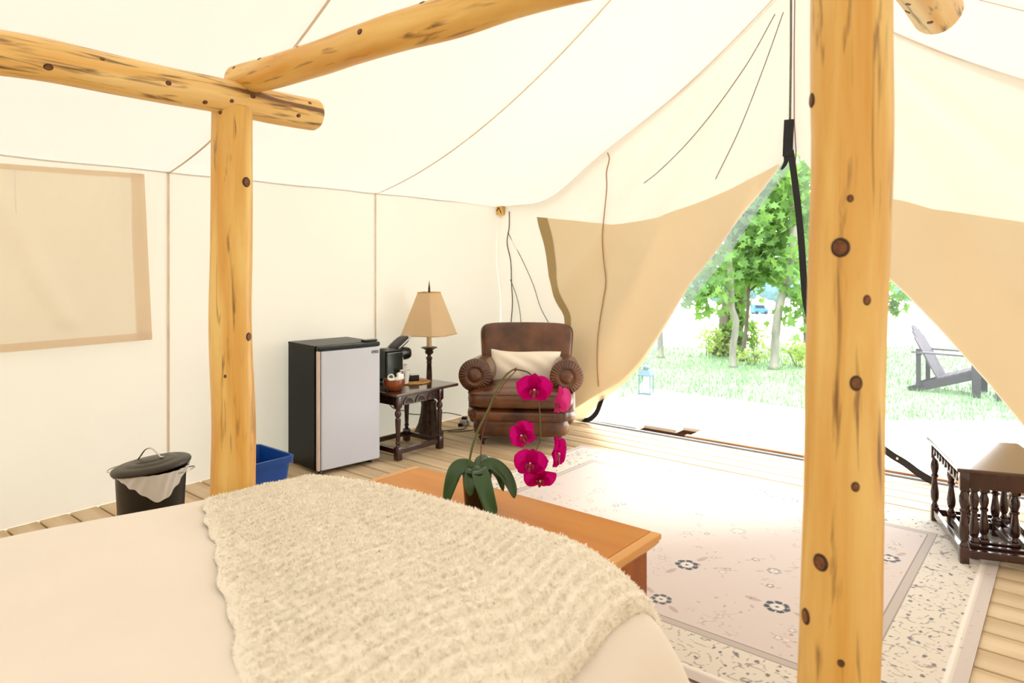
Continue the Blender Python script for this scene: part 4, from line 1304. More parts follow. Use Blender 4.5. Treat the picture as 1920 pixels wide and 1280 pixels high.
def bshape(p):
    w = 1.0 + 0.06 * (p.z / 0.27)
    return Vector((p.x * w, p.y - 0.02 * math.cos(p.x * 4), p.z + 0.012 * math.cos(p.x * 3.5)))
back = MB().puff((0, 0.70, 0.605), (0.385, 0.095, 0.272), 0.24, 0.28, 60, 30, rot=backrot, fn=bshape).build('backrest', LE, ac, smooth=True)
for s in (-1, 1):
    MB().tube([(s * 0.345, 0.61, 0.40), (s * 0.358, 0.63, 0.60), (s * 0.375, 0.668, 0.80)], 0.005, 6).build('piping', M['leather_piping'], back, smooth=True)
for x, y in ((-0.29, 0.07), (0.29, 0.07), (-0.27, 0.66), (0.27, 0.66)):
    ft_ = MB().lathe([(0.022, 0.035), (0.032, 0.05), (0.036, 0.065), (0.026, 0.08), (0.034, 0.09), (0.036, 0.11)], (x, y, 0), 18).build('foot', M['dark_wood'], ac, smooth=True)
    MB().lathe([(0.0, -0.008), (0.016, -0.008), (0.018, 0), (0.016, 0.008), (0, 0.008)], (x, y + 0.012, 0.0185), 16, rot=Matrix.Rotation(R(90), 3, 'Y')).box((x, y, 0.03), (0.012, 0.014, 0.016), 0.002).build('castor', M['black_plastic'], ft_, smooth=True, autosmooth=40)
# cushion
pw = thing('throw_pillow', 'oblong white linen pillow leaning on the leather armchair back', 'pillow', (-3.25, 4.02, 0), R(34))
def pil(p):
    k = (abs(p.x) / 0.30) ** 3 * (abs(p.z) / 0.135) ** 2
    return Vector((p.x * (1 + 0.05 * k), p.y * (1 - 0.55 * k) + 0.006 * math.sin(p.x * 21 + p.z * 30), p.z * (1 + 0.10 * k) + 0.010 * math.sin(p.x * 6)))
pm_ = Matrix.Translation((0.0, 0.45, 0.550)) @ (Matrix.Rotation(R(-24), 3, 'X') @ Matrix.Rotation(R(3), 3, 'Y')).to_4x4()
def pcase(sgn):
    def f(u, v):
        a, b = u * 2 - 1, v * 2 - 1
        th = 0.085 * max(0.0, (1 - a ** 4)) ** 0.6 * max(0.0, (1 - b * b)) ** 0.55
        x = 0.292 * a * (1 - 0.05 * (1 - b * b))
        z = 0.142 * b * (1 - 0.10 * (1 - a * a)) + 0.010 * math.sin(a * 2.5)
        w = 0.005 * math.sin(a * 9 + b * 7) * (1 - abs(b) ** 3) * (1 - abs(a) ** 3)
        return pm_ @ Vector((x, sgn * th + w, z))
    return f
MB().grid(pcase(-1), 48, 28).grid(pcase(1), 48, 28).build('pillow_case', M['pillow'], pw, smooth=True)

# ------------------------------------------------------------------ bin and recycling box
can = thing('trash_can', 'black trash can with a tilted lid and white liner by the left wall', 'trash can', (-3.13, 1.30, 0))
MB().lathe([(0, 0.004), (0.112, 0.0), (0.117, 0.01), (0.139, 0.47), (0.144, 0.485), (0.144, 0.50), (0.134, 0.50), (0.11, 0.02), (0, 0.016)], (0, 0, 0), 48).build('can_body', M['can'], can, smooth=True, autosmooth=40)
tilt = Matrix.Rotation(R(-7), 3, Vector((-0.6374, 0.7705, 0)))
lidp = [(0.0, 0.022), (0.03, 0.022), (0.058, 0.020), (0.064, 0.016), (0.07, 0.018), (0.105, 0.013), (0.112, 0.009), (0.118, 0.011), (0.148, 0.006), (0.157, 0.0), (0.160, -0.008), (0.157, -0.016), (0.150, -0.014), (0.148, -0.002), (0.0, 0.012)]
lid_o = MB().lathe(lidp, (0, 0, 0.516), 56, rot=tilt).build('lid', M['can_lid'], can, smooth=True, autosmooth=50)
hx = [Vector((-0.058, -0.03, 0.022)), Vector((-0.045, -0.024, 0.035)), Vector((-0.02, -0.010, 0.062)), Vector((0.005, 0.004, 0.066)), Vector((0.03, 0.016, 0.045)), Vector((0.042, 0.023, 0.026)), Vector((0.055, 0.03, 0.024))]
MB().tube([tilt @ p + Vector((0, 0, 0.516)) for p in smooth_path(hx, 5)], 0.0045, 8, flat=0.7).build('lid_handle', M['chrome'], lid_o, smooth=True)
def liner(u, v):
    a = 2 * math.pi * u
    tc_ = math.atan2(-0.33, 0.94)
    da = (a - tc_ - 0.12 + math.pi) % (2 * math.pi) - math.pi
    hang = 0.028 + 0.012 * math.sin(a * 5) + 0.10 * math.exp(-(da / 0.55) ** 2 * 1.2) + 0.003 * math.sin(a * 17)
    z = 0.502 - hang * v
    r = 0.1465 + 0.005 * (1 - v) + 0.003 * math.sin(a * 23 + v * 5) - 0.006 * v * hang / 0.15
    return Vector((r * math.cos(a), r * math.sin(a), z))
MB().grid(liner, 140, 10, closed_u=True).build('bin_liner', M['liner'], can, smooth=True)
for s in (-1, 1):
    d = RIGHT * s
    c = Vector((0, 0, 0.487))
    side = FWD
    MB().tube(smooth_path([c + d * 0.142 - side * 0.05, c + d * 0.172 - side * 0.04 + Vector((0, 0, 0.004)), c + d * 0.178 + Vector((0, 0, 0.006)), c + d * 0.172 + side * 0.04 + Vector((0, 0, 0.004)), c + d * 0.142 + side * 0.05], 5), 0.0028, 6).build('carry_handle', M['chrome'], can, smooth=True)

bx = thing('recycling_bin', 'blue plastic recycling box in front of the black fridge side', 'bin', (-3.54, 2.02, 0))
def bin_ring(z, sx_, sy_, r=0.03, n=6):
    out = []
    for (cx, cy, a0) in ((sx_ - r, sy_ - r, 0), (-sx_ + r, sy_ - r, 90), (-sx_ + r, -sy_ + r, 180), (sx_ - r, -sy_ + r, 270)):
        for k in range(n):
            a = R(a0 + 90 * k / (n - 1))
            out.append(Vector((cx + r * math.cos(a), cy + r * math.sin(a), z)))
    return out
rings = [bin_ring(0.0, 0.145, 0.095), bin_ring(0.29, 0.175, 0.125), bin_ring(0.292, 0.187, 0.137), bin_ring(0.33, 0.191, 0.141), bin_ring(0.33, 0.178, 0.128), bin_ring(0.012, 0.138, 0.088)]
vs = [p for rr in rings for p in rr]; n = len(rings[0]); fs = []
for i in range(len(rings) - 1):
    for k in range(n):
        k2 = (k + 1) % n
        fs.append((i * n + k, i * n + k2, (i + 1) * n + k2, (i + 1) * n + k))
fs.append(tuple(reversed(range(n)))); fs.append(tuple(range((len(rings) - 1) * n, len(rings) * n)))
MB().add(vs, fs).build('bin_shell', M['blue'], bx, smooth=True, autosmooth=35)
for s in (-1, 1):
    MB().box((0, s * 0.128, 0.25), (0.12, 0.016, 0.035), 0.005).build('hand_grip', M['blue'], bx)

# ------------------------------------------------------------------ cords, straps and insect screens at the door
o = MB().tube([(RIDGE + 0.015, YF - 0.075, 3.40), (RIDGE + 0.012, YF - 0.07, 2.9), (RIDGE + 0.004, YF - 0.065, 2.40)], 0.008, 8).build('hanging_rope', M['rope'], smooth=True)
tag(o, 'grey braided rope hanging from the tent peak to the black strap', 'rope')
o = MB().tube([(RIDGE + 0.04, YF - 0.07, 3.40), (RIDGE + 0.034, YF - 0.068, 2.9), (RIDGE + 0.034, YF - 0.065, 2.40), (RIDGE + 0.046, YF - 0.065, 2.2), (RIDGE + 0.040, YF - 0.06, 2.12)], 0.004, 6).build('pull_cord', M['cord_red'], smooth=True)
tag(o, 'thin dull red cord hanging beside the grey rope', 'cord')
def ribbon(pts, w, nrm, name, mat, label=None, cat=None, parent=None, th=0.004):
    pts = [Vector(p) for p in pts]
    nrm = Vector(nrm).normalized()
    vs, fs = [], []
    n = len(pts)
    for i, p in enumerate(pts):
        t = (pts[min(i + 1, n - 1)] - pts[max(i - 1, 0)]).normalized()
        s = t.cross(nrm).normalized()
        ww = w[i] if isinstance(w, (list, tuple)) else w
        for a, b in ((-1, -1), (1, -1), (1, 1), (-1, 1)):
            vs.append(p + s * (a * ww / 2) + nrm * (b * th / 2))
    for i in range(n - 1):
        for k in range(4):
            k2 = (k + 1) % 4
            fs.append((i * 4 + k, i * 4 + k2, (i + 1) * 4 + k2, (i + 1) * 4 + k))
    fs += [(3, 2, 1, 0), (4 * n - 4, 4 * n - 3, 4 * n - 2, 4 * n - 1)]
    o = MB().add(vs, fs).build(name, mat, parent)
    if label: tag(o, label, cat)
    return o
ys = YF - 0.085
strap = thing('door_strap', 'black webbing strap splitting at the peak of the door opening', 'strap', (RIDGE, ys, 0))
def sl(x, y, z): return (x - RIDGE, y - ys, z)
ribbon([sl(-1.575, ys, 2.42), sl(-1.582, ys, 2.28), sl(-1.586, ys, 2.16)], 0.068, (0, 1, 0), 'upper_strap', M['black_web'], parent=strap, th=0.008)
ribbon(smooth_path([sl(-1.592, ys + 0.004, 2.2), sl(-1.60, ys + 0.006, 2.12), sl(-1.632, ys + 0.01, 2.07)], 4), [0.05, 0.045, 0.04, 0.035, 0.03, 0.028, 0.024, 0.02, 0.012], (0, 1, 0), 'side_strap', M['black_web'], parent=strap)
ribbon(smooth_path([sl(-1.568, ys + 0.002, 2.2), sl(-1.545, ys, 2.05), sl(-1.515, ys, 1.80), sl(-1.492, ys, 1.55), sl(-1.476, ys, 1.30), sl(-1.458, ys + 0.02, 1.08), sl(-1.38, ys + 0.06, 0.75), sl(-1.22, ys + 0.08, 0.42), sl(-1.06, ys + 0.08, 0.22), sl(-0.95, ys + 0.07, 0.14), sl(-0.86, ys + 0.05, 0.10), sl(-0.78, ys + 0.03, 0.055), sl(-0.70, ys + 0.02, 0.02)], 5), 0.046, (0, 1, 0), 'long_strap', M['black_web'], parent=strap)
MB().lathe([(0.003, -0.004), (0.008, -0.004), (0.009, 0), (0.008, 0.004), (0.003, 0.004)], sl(-0.905, ys + 0.058, 0.12), 14, rot=Matrix.Rotation(R(90), 3, 'X')).build('snap', M['chrome'], strap, smooth=True)
# right-hand insect screen: from the long strap to the right storm flap
LS = [(0.02, -0.70), (0.055, -0.78), (0.10, -0.86), (0.14, -0.95), (0.22, -1.06), (0.42, -1.22), (0.75, -1.38), (1.08, -1.458), (1.30, -1.476), (1.55, -1.492), (1.80, -1.515), (2.05, -1.545), (2.16, -1.56)]
RE = [(0.02, 0.30), (0.42, -0.10), (0.672, -0.30), (0.984, -0.55), (1.304, -0.85), (1.64, -1.10), (2.05, -1.38), (2.16, -1.48)]
def scr(u, v):
    z = 0.02 + 2.12 * v
    a, b = interp(LS, z), interp(RE, z)
    return Vector((a + (b - a) * u, YF + 0.02 + 0.012 * math.sin(u * 9 + z * 4), z))
o = MB().grid(scr, 24, 40).build('insect_screen', M['screen'], smooth=True)
tag(o, 'grey insect screen hanging right of the black strap in the doorway', 'screen', 'insect screens of the door')
# left-hand screen: drawn back as a folded strip along the canvas edge
LEDGE = [Vector((x, 0, z)) for x, z in ((-1.60, 2.15), (-1.657, 2.092), (-1.912, 1.774), (-2.12, 1.50), (-2.339, 1.246), (-2.57, 0.895), (-2.814, 0.569), (-2.992, 0.393), (-3.179, 0.28))]
LP = smooth_path(LEDGE, 6)
def scl(u, v):
    i = min(len(LP) - 1, int(u * (len(LP) - 1) + 0.5))
    p = LP[i]
    t = (LP[min(i + 1, len(LP) - 1)] - LP[max(i - 1, 0)]).normalized()
    n = Vector((-t.z, 0, t.x))
    if n.x < 0: n = -n
    w = 0.015 + 0.05 * math.sin(math.pi * min(1, 0.05 + u)) + 0.03 * sstep(0.6, 0.95, u)
    q = p - n * 0.06 + n * (0.06 + w) * v
    return Vector((q.x, YF + 0.03 + 0.015 * math.sin(v * 9 + u * 11), q.z))
o = MB().grid(scl, 48, 8).build('insect_screen', M['screen_fold'], smooth=True)
tag(o, 'gathered grey insect screen strip along the left canvas edge', 'screen', 'insect screens of the door')
o = ribbon(smooth_path([(-3.46, YF - 0.05, 0.03), (-3.38, YF - 0.05, 0.022), (-3.29, YF - 0.05, 0.035), (-3.215, YF - 0.05, 0.10), (-3.175, YF - 0.045, 0.19), (-3.155, YF - 0.03, 0.27)], 5), 0.042, (0.1, 1, 0.35), 'tie_strap', M['black_web'], 'black webbing strap curling up from the floor beside the armchair', 'strap')
# tan cord down the left gable
o = MB().tube(smooth_path([(x, front_y(x, z) - 0.016, z) for x, z in ((-3.085, 2.345), (-3.075, 2.29), (-3.117, 2.18), (-3.125, 2.05), (-3.144, 1.83), (-3.135, 1.65), (-3.149, 1.46), (-3.12, 1.25), (-3.133, 1.09), (-3.15, 0.9), (-3.16, 0.72), (-3.17, 0.5), (-3.172, 0.34))], 5), 0.0055, 6).build('tan_rope', M['cord_tan'], smooth=True)
tag(o, 'tan cord hanging down the left canvas flap above the armchair', 'cord')
# thin dark guy cords on the upper left gable
for lab, pts in (('dark cord running slack from the tent peak down the left gable, lower one', [(-1.70, 3.22), (-1.93, 2.85), (-2.25, 2.48), (-2.60, 2.17), (-2.75, 2.06)]),
                 ('thin dark cord running down beside the peak on the left gable, upper right one', [(-1.64, 3.22), (-1.78, 2.85), (-1.96, 2.42), (-2.15, 2.05)])):
    pp = [(x, front_y(x, z) - 0.006, z) for x, z in [(p.x, p.z) for p in smooth_path([(a, 0, b) for a, b in pts], 12)]]
    o = MB().tube(pp, 0.0032, 5).build('guy_cord', M['rope'], smooth=True)
    tag(o, lab, 'cord', 'dark cords on the gable')
# corner: eave pole end and black lacing
pole = thing('eave_pole', 'square yellow wooden eave pole end in the front left corner', 'pole', (XL + 0.045, YF - 0.05, EAVE - 0.05))
MB().box((0, 0.0, 0), (0.075, 0.075, 0.085), 0.004).build('pole_end', M['log'], pole)
MB().tube([(0.032, -0.042, -0.03), (0.0, -0.042, 0.03), (-0.025, -0.042, -0.005)], 0.004, 6).build('split', M['knot'], pole)
def yy(x, z): return front_y(x, z) - 0.012
for lab, pts, r in (('black lacing cord hanging straight down the front left corner', [(-4.19, 1.90), (-4.175, 1.75), (-4.195, 1.6), (-4.17, 1.42), (-4.19, 1.2), (-4.185, 1.0), (-4.20, 0.7), (-4.2, 0.3)], 0.0045),
                    ('thin dark cord slanting from the eave behind the lacing towards the armchair', [(-4.19, 1.70), (-4.05, 1.45), (-3.93, 1.20), (-3.80, 0.98), (-3.66, 0.75)], 0.003),
                    ('thin dark cord slanting low beside the armchair back', [(-4.2, 1.25), (-4.13, 1.08), (-4.08, 0.9), (-4.03, 0.7)], 0.003)):
    o = MB().tube(smooth_path([(x, yy(x, z), z) for x, z in pts], 5), r, 6).build('lacing_cord', M['cord_black'], smooth=True)
    tag(o, lab, 'cord', 'dark cords in the front left corner')

# ------------------------------------------------------------------ outside: deck, lawn, trees
GZ = -0.35
deck = MB().box((-1.2, 5.9, -0.20), (4.8, 1.50, 0.20)).build('deck', M['brown_board'])
tag(deck, 'sun-bleached outdoor deck in front of the tent door', kind='structure')
for i in range(12):
    y = 5.16 + 0.1415 * (i + 0.5) - 0.02
    diag = -3.2 + (y - 5.05) * 2.1
    if y < 5.42:
        spans = [(-3.65, diag - 0.02), (-2.42, 1.3)]
        if y < 5.12: spans = spans[1:]
    else:
        spans = [(-3.65, 1.3)]
    for a, b in spans:
        MB().box(((a + b) / 2, y, -0.008), (b - a, 0.136, 0.030), 0.004, seg=1).build('plank', M['outer_deck'], deck)
step = MB().box((-0.55, 5.115, 0.000), (3.74, 0.05, 0.05), 0.004).build('edge_board', M['brown_board'], deck)
def from_axis(lat, d, z): return Vector((0.7705 * lat - 0.6374 * d, 0.6374 * lat + 0.7705 * d, z))
lawn = MB().grid(lambda u, v: from_axis(-30 + 70 * u, 3.0 + 15.0 * v, GZ - 0.35 * sstep(0.80, 1.0, v)), 40, 60).build('lawn', M['grass'], smooth=True)
tag(lawn, 'pale green lawn beyond the deck', kind='structure')
fieldo = MB().grid(lambda u, v: from_axis(-110 + 260 * u, 14.6 + 125 * v, GZ - 0.05 - 0.0628 * 125 * v), 20, 30).build('field', M['field'], smooth=True)
tag(fieldo, 'bright pale open field beyond the trees', kind='structure')
rg = random.Random(77)
bv, bf = [], []
for _ in range(26000):
    d = rg.uniform(7.6, 14.5)
    lat = rg.uniform(0.15, 0.80) * d
    X = 0.7705 * lat - 0.6374 * d; Y = 0.6374 * lat + 0.7705 * d
    if Y < 6.85: continue
    h = rg.uniform(0.03, 0.09) * (1.8 if rg.random() < 0.05 else 1)
    a = rg.uniform(0, 6.28); l = rg.uniform(0.0, 0.04)
    k = len(bv)
    s = Vector((math.cos(a), math.sin(a), 0)) * 0.006
    b = Vector((X, Y, GZ - 0.01))
    bv += [b - s, b + s, b + Vector((l * math.sin(a), l * math.cos(a), h))]
    bf.append((k, k + 1, k + 2))
o = MB().add(bv, bf).build('grass_blades', M['blade'])
tag(o, 'short mown grass blades in front of the deck', 'grass', kind='stuff')

# lantern on the deck corner
lan = thing('candle_lantern', 'small metal lantern with a white candle on the deck corner', 'lantern', (-3.56, 6.56, 0.007), R(12))
MB().box((0, 0, 0.008), (0.15, 0.15, 0.016), 0.003).build('base', M['metal_lantern'], lan)
for a in (-1, 1):
    for b in (-1, 1):
        MB().box((a * 0.06, b * 0.06, 0.107), (0.009, 0.009, 0.185), 0.001).build('corner_post', M['metal_lantern'], lan)
    MB().box((a * 0.06, 0, 0.107), (0.002, 0.112, 0.18)).build('pane', M['glass'], lan)
    MB().box((0, a * 0.06, 0.107), (0.112, 0.002, 0.18)).build('pane', M['glass'], lan)
MB().lathe([(0.104, 0.198), (0.104, 0.205), (0.045, 0.258), (0.038, 0.262), (0.038, 0.282), (0.05, 0.286), (0.0, 0.300)], (0, 0, 0), 4, phase=R(45)).build('roof', M['metal_lantern'], lan)
MB().tube(smooth_path([(-0.02, 0, 0.295), (-0.02, 0, 0.32), (0, 0, 0.335), (0.02, 0, 0.32), (0.02, 0, 0.295)], 5), 0.003, 6).build('handle_ring', M['metal_lantern'], lan)
cd = MB().lathe([(0, 0.016), (0.033, 0.016), (0.033, 0.10), (0.028, 0.103), (0, 0.10)], (0, 0, 0), 20).build('candle', M['candle'], lan, smooth=True, autosmooth=40)
MB().tube([(0, 0, 0.10), (0.001, 0, 0.118)], 0.0015, 5).build('wick', M['cord_black'], cd)

# adirondack chair on the lawn
ad_ang = R(39.6 - 42)
adk = thing('adirondack_chair', 'grey wooden slatted garden chair on the lawn behind the nest of tables', 'chair', (-1.30, 11.05, GZ), ad_ang)
# local +x = where the chair faces, y = sideways
W_ = 0.27
for s in (-1, 1):
    MB().prism([(-0.48, 0.0), (-0.36, 0.0), (0.36, 0.26), (0.36, 0.37), (0.30, 0.38), (-0.50, 0.05)], -0.014, 0.014, Matrix(((1, 0, 0, 0), (0, 0, 1, s * W_), (0, 1, 0, 0), (0, 0, 0, 1)))).build('stringer', M['chair_dark'], adk)
    MB().box((0.30, s * (W_ + 0.03), 0.265), (0.10, 0.026, 0.53), 0.004).build('front_leg', M['chair_dark'], adk)
    MB().box((-0.36, s * (W_ + 0.03), 0.33), (0.06, 0.026, 0.52), 0.004).build('back_leg', M['chair_dark'], adk)
    MB().prism([(-0.44, -0.05), (0.30, -0.07), (0.42, -0.04), (0.42, 0.06), (0.30, 0.09), (-0.44, 0.03)], 0.53, 0.553, Matrix.Translation((0, s * (W_ + 0.03), 0))).build('armrest', M['chair_wood'], adk)
for k in range(6):
    t = k / 5
    MB().box((0.34 - 0.44 * t, 0, 0.382 - 0.165 * t), (0.075, 2 * W_ + 0.03, 0.02), 0.003, rot=Matrix.Rotation(R(-20), 3, 'Y')).build('seat_slat', M['chair_wood'], adk)
rb = Matrix.Rotation(R(-27), 3, 'Y')
for k in range(7):
    y = (k - 3) * 0.079
    top = 0.80 - 0.018 * (k - 3) ** 2
    m = Matrix.Translation((-0.13, 0, 0.18)) @ rb.to_4x4()
    MB().prism([(y - 0.034 + 0.0 * k, 0), (y + 0.034, 0), (y * 1.06 + 0.036, top - 0.02), (y * 1.06, top), (y * 1.06 - 0.036, top - 0.02)], -0.01, 0.01,
               m @ Matrix(((0, 0, 1, 0), (1, 0, 0, 0), (0, 1, 0, 0), (0, 0, 0, 1)))).build('back_slat', M['chair_wood'], adk)
MB().box((-0.345, 0, 0.53), (0.03, 2 * W_ + 0.1, 0.05), 0.004).build('back_brace', M['chair_dark'], adk)
fs_ = thing('garden_footstool', 'grey wooden slatted footstool in front of the garden chair', 'footstool', (-0.56, 10.85, GZ), ad_ang)
for s in (-1, 1):
    MB().prism([(-0.25, 0.26), (-0.22, 0.33), (0.10, 0.33), (0.30, 0.05), (0.30, 0.0), (0.20, 0.0), (0.05, 0.2)], -0.014, 0.014, Matrix(((1, 0, 0, 0), (0, 0, 1, s * 0.24), (0, 1, 0, 0), (0, 0, 0, 1)))).build('side_rail', M['chair_dark'], fs_)
    MB().box((-0.20, s * 0.21, 0.15), (0.07, 0.026, 0.30), 0.004).build('leg', M['chair_dark'], fs_)
for k in range(4):
    MB().box((-0.20 + 0.09 * k, 0, 0.34), (0.078, 0.54, 0.02), 0.003).build('slat', M['chair_wood'], fs_)

# trees
def leaf_shape(c, n, up, s, tv, tf):
    """five-lobed maple leaf, slightly folded"""
    n = n.normalized()
    a = up - n * up.dot(n)
    a = a.normalized() if a.length > 1e-5 else n.orthogonal().normalized()
    b = n.cross(a)
    k = len(tv)
    pts = [(0, -0.45), (0.18, -0.22), (0.5, -0.25), (0.30, 0.02), (0.55, 0.30), (0.2, 0.22), (0, 0.6), (-0.2, 0.22), (-0.55, 0.30), (-0.30, 0.02), (-0.5, -0.25), (-0.18, -0.22)]
    tv.append(c)
    for x, y in pts:
        tv.append(c + b * (x * s) + a * (y * s) + n * (abs(x) * s * 0.25))
    for i in range(12):
        tf.append((k, k + 1 + i, k + 1 + (i + 1) % 12))
def tree(label, pts, rad, bark, clusters, seed, leaf_size, name='maple_tree', group='trees at the edge of the lawn'):
    rg = random.Random(seed)
    base = Vector(pts[0])
    t = thing(name, label, 'tree', base, 0, group)
    loc = [Vector(p) - base for p in pts]
    path = smooth_path(loc, 6)
    n = len(path)
    rr = [rad[0] + (rad[1] - rad[0]) * (i / (n - 1)) ** 0.7 for i in range(n)]
    rr[0] *= 1.35; rr[1] *= 1.15
    # slightly lumpy trunk
    rr = [r * (1 + 0.05 * math.sin(i * 1.9 + seed)) for i, r in enumerate(rr)]
    MB().tube(path, rr, 12).build('trunk', bark, t, smooth=True)
    tv, tf = [], []
    for (c, ext, cnt) in clusters:
        c = Vector(c) - base
        if cnt > 60:
            bp = min(path, key=lambda p: (p - c).length + abs(p.z - c.z + 0.3) * 0.5)
            mid = (bp + c) / 2 + Vector((rg.uniform(-.1, .1), rg.uniform(-.1, .1), 0.12))
            MB().tube(smooth_path([bp, mid, c], 5), [0.022 - 0.0015 * i for i in range(11)], 6).build('branch', bark, t, smooth=True)
        for _ in range(cnt):
            p = c + Vector((rg.gauss(0, ext[0] / 2), rg.gauss(0, ext[1] / 2), rg.gauss(0, ext[2] / 2)))
            nrm = Vector((rg.gauss(0, 0.6), rg.gauss(-0.3, 0.6), rg.gauss(0.6, 0.5)))
            if nrm.length < 0.1: nrm = Vector((0, 0, 1))
            leaf_shape(p, nrm, Vector((rg.gauss(0, 1), rg.gauss(0, 1), -0.6)), leaf_size * rg.uniform(0.6, 1.2), tv, tf)
    if tv:
        lf = MB().add(tv, tf).build('foliage', M['tree_leaf'], t)
        lf['kind'] = 'stuff'
    return t
def D3(x, y, d):
    """point at a given distance along the lens axis (survey of the photo)"""
    a, b = (x - 960) / 1280, (497 - y) / 1280
    return Vector(((0.7705 * a - 0.6374) * d, (0.6374 * a + 0.7705) * d, 1.385 + b * d))
def cl_(x, y, d, ex, ez, n): return (D3(x, y, d), (ex, ex, ez), n)
tree('thick ivy-grown maple trunk in the middle of the lawn edge', [D3(1365, 664, 13.3) * Vector((1, 1, 0)) + Vector((0, 0, GZ)) if False else Vector((*D3(1365, 664, 13.3).xy, GZ)), D3(1372, 600, 13.3), D3(1383, 500, 13.3), D3(1390, 400, 13.3), D3(1392, 250, 13.3), D3(1395, 100, 13.3), D3(1400, -60, 13.3)], (0.26, 0.17), M['bark'],
     [cl_(1400, 480, 12.6, 0.7, 0.5, 150), cl_(1440, 420, 12.4, 0.9, 0.6, 240), cl_(1380, 430, 12.6, 0.8, 0.6, 200), cl_(1470, 360, 12.4, 0.9, 0.6, 240), cl_(1340, 510, 12.4, 0.6, 0.3, 110), cl_(1440, 480, 12.4, 0.7, 0.4, 170),
      cl_(1490, 430, 12.4, 0.8, 0.6, 200), cl_(1450, 300, 12.6, 1.0, 0.7, 200), cl_(1500, 290, 12.6, 1.2, 0.8, 200), cl_(1560, 380, 12.6, 1.2, 0.8, 150), cl_(1376, 560, 13.0, 0.35, 0.7, 90), cl_(1385, 620, 13.0, 0.4, 0.4, 60), cl_(1400, 200, 12.8, 1.6, 1.0, 260), cl_(1350, 330, 12.8, 1.2, 0.9, 200)], 3, 0.20)
tree('slim crooked grey trunk just in front of the thick maple', [Vector((*D3(1375, 689, 11.6).xy, GZ)), D3(1374, 655, 11.6), D3(1380, 605, 11.6), D3(1372, 575, 11.6), D3(1370, 520, 11.6), D3(1362, 450, 11.6), D3(1352, 380, 11.6), D3(1345, 280, 11.6)], (0.062, 0.045), M['bark_pale'],
     [cl_(1340, 530, 11.4, 0.5, 0.3, 70), cl_(1310, 545, 11.4, 0.4, 0.25, 61), cl_(1320, 575, 11.4, 0.3, 0.2, 24), cl_(1365, 430, 11.3, 0.7, 0.5, 100)], 9, 0.19)
tree('thin dark sapling leaning right behind the slim trunk', [Vector((*D3(1391, 680, 12.3).xy, GZ)), D3(1396, 640, 12.3), D3(1402, 580, 12.3), D3(1404, 530, 12.3), D3(1412, 470, 12.3), D3(1420, 420, 12.3), D3(1432, 370, 12.3)], (0.042, 0.022), M['bark'],
     [cl_(1420, 500, 12.0, 0.6, 0.3, 120), cl_(1450, 520, 12.0, 0.6, 0.25, 90), cl_(1430, 390, 12.0, 0.6, 0.5, 110), cl_(1400, 515, 12.0, 0.5, 0.2, 70)], 15, 0.19)
tree('smooth pale curved trunk near the black strap', [Vector((*D3(1452, 692, 11.4).xy, GZ)), D3(1453, 650, 11.4), D3(1457, 600, 11.4), D3(1465, 560, 11.4), D3(1478, 520, 11.4), D3(1486, 470, 11.4), D3(1488, 410, 11.4), D3(1492, 300, 11.4)], (0.075, 0.060), M['bark_pale'],
     [cl_(1490, 500, 11.2, 0.6, 0.3, 100), cl_(1500, 560, 11.2, 0.3, 0.4, 60), cl_(1505, 600, 11.2, 0.25, 0.3, 30), cl_(1480, 390, 11.2, 0.8, 0.5, 120), cl_(1470, 330, 11.2, 0.8, 0.5, 100), cl_(1500, 340, 11.2, 0.8, 0.5, 100)], 21, 0.19)
tree('short grey trunk left, half behind the canvas edge', [Vector((*D3(1239, 673, 12.8).xy, GZ)), D3(1238, 640, 12.8), D3(1236, 590, 12.8), D3(1232, 480, 12.8), D3(1230, 300, 12.8)], (0.062, 0.05), M['bark_pale'],
     [cl_(1225, 420, 12.6, 1.2, 0.8, 100)], 27, 0.19)
tree('dark trunk right, half behind the log bed post', [Vector((*D3(1514, 655, 14.4).xy, GZ)), D3(1513, 600, 14.4), D3(1512, 540, 14.4), D3(1510, 400, 14.4), D3(1510, 200, 14.4)], (0.085, 0.06), M['bark'],
     [cl_(1690, 535, 13.6, 0.9, 0.3, 120), cl_(1675, 560, 13.6, 0.4, 0.2, 40), cl_(1680, 580, 13.6, 0.2, 0.15, 20), cl_(1640, 480, 13.8, 1.6, 0.8, 200)], 33, 0.19)
def shrub(label, c, ext, n, seed):
    rg = random.Random(seed)
    c = Vector((c.x, c.y, GZ))
    t = thing('shrub', label, 'shrub', c, 0, 'weeds and shrubs under the trees')
    tv, tf = [], []
    st_ = MB()
    for k in range(9):
        a = rg.uniform(0, 6.28); r = rg.uniform(0.2, 0.9)
        tip = Vector((math.cos(a) * ext[0] * r, math.sin(a) * ext[0] * r, ext[1] * rg.uniform(0.5, 1.0)))
        pth = smooth_path([(0.05 * math.cos(a), 0.05 * math.sin(a), 0), tip * 0.5 + Vector((0, 0, 0.08)), tip], 4)
        MB().tube(pth, 0.005, 5).build('stem', M['bark'], t)
        for _ in range(n // 9):
            q = pth[rg.randint(2, len(pth) - 1)] + Vector((rg.gauss(0, 0.09), rg.gauss(0, 0.09), rg.gauss(0, 0.07)))
            leaf_shape(q, Vector((rg.gauss(0, 0.6), rg.gauss(-0.3, 0.6), 0.6)), Vector((rg.gauss(0, 1), rg.gauss(0, 1), -0.5)), rg.uniform(0.04, 0.085), tv, tf)
    lf = MB().add(tv, tf).build('foliage', M['shrub_leaf'], t); lf['kind'] = 'stuff'
shrub('light green shrub left of the thick maple trunk', D3(1330, 660, 13.2), (0.55, 0.65), 200, 1)
shrub('light green shrub at the foot of the thick maple trunk', D3(1352, 668, 12.9), (0.35, 0.5), 220, 2)
shrub('light green shrub between sapling and pale curved trunk', D3(1415, 668, 12.9), (0.5, 0.75), 220, 3)
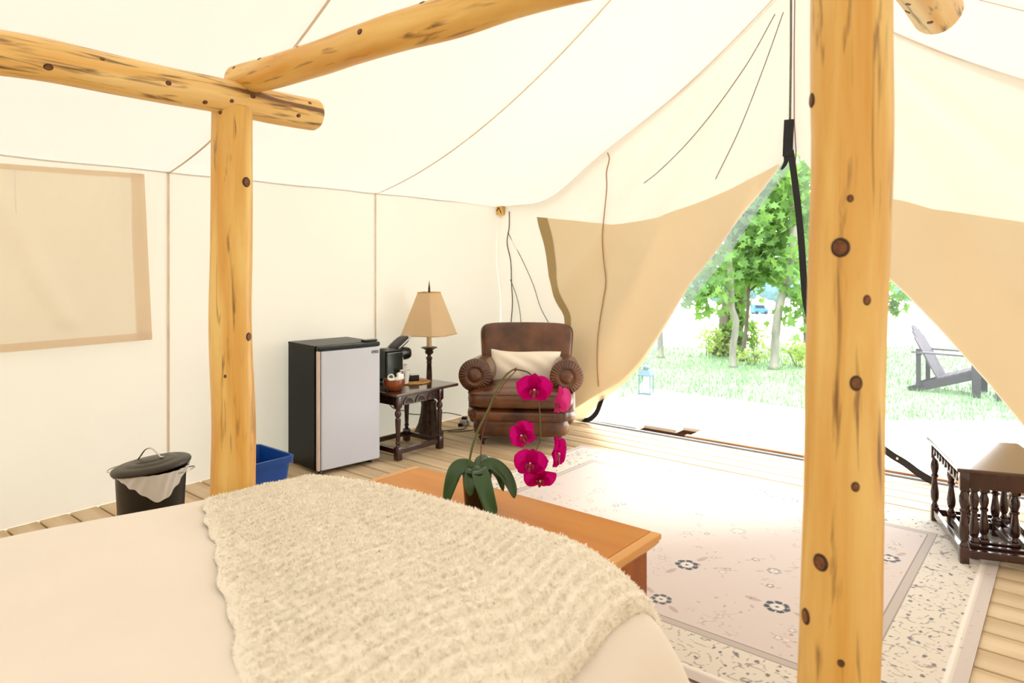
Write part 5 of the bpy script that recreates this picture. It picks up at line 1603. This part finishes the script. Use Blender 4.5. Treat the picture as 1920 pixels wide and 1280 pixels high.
shrub('low yellow-green weeds beside the log bed post', D3(1498, 690, 11.6), (0.45, 0.4), 240, 4)
shrub('low weeds at the foot of the pale curved trunk', D3(1410, 685, 11.9), (0.4, 0.25), 120, 5)

# far edge of the field: hazy tree line and a blue parked vehicle
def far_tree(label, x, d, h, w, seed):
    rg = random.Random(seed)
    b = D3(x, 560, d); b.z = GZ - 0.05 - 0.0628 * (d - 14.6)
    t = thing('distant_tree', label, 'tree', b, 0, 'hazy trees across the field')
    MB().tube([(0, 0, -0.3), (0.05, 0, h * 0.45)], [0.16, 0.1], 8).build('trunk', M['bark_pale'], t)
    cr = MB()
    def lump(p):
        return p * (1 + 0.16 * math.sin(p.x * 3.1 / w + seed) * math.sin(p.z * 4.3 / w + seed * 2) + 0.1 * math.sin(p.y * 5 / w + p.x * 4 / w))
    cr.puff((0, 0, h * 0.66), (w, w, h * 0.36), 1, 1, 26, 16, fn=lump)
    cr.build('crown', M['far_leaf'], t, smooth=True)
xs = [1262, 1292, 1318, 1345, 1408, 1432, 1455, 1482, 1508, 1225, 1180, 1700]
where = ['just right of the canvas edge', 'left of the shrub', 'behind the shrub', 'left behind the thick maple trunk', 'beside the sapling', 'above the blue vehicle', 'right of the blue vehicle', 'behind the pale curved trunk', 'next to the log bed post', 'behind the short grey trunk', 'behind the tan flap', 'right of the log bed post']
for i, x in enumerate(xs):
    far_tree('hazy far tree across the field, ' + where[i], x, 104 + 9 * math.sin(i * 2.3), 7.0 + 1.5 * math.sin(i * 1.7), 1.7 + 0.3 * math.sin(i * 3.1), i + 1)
vb = D3(1424, 575, 92); vb.z = GZ - 0.05 - 0.0628 * (92 - 14.6)
veh = thing('parked_van', 'small blue van parked far across the field', 'vehicle', vb, R(39.6))
MB().prism([(-0.95, 0.25), (0.95, 0.25), (1.0, 0.75), (0.62, 0.85), (0.40, 1.32), (-0.9, 1.38), (-1.0, 0.8)], -0.7, 0.7, Matrix(((1, 0, 0, 0), (0, 0, 1, 0), (0, 1, 0, 0), (0, 0, 0, 1)))).build('body', M['far_blue'], veh)
for x in (-0.6, 0.6):
    for s in (-1, 1):
        MB().lathe([(0, -0.08), (0.25, -0.08), (0.27, 0), (0.25, 0.08), (0, 0.08)], (x, s * 0.66, 0.25), 16, rot=Matrix.Rotation(R(90), 3, 'X')).build('wheel', M['black_matte'], veh)
MB().prism([(-0.8, 0.9), (0.5, 0.88), (0.34, 1.24), (-0.8, 1.28)], -0.71, 0.71, Matrix(((1, 0, 0, 0), (0, 0, 1, 0), (0, 1, 0, 0), (0, 0, 0, 1)))).build('side_window', M['glass_cap'], veh)
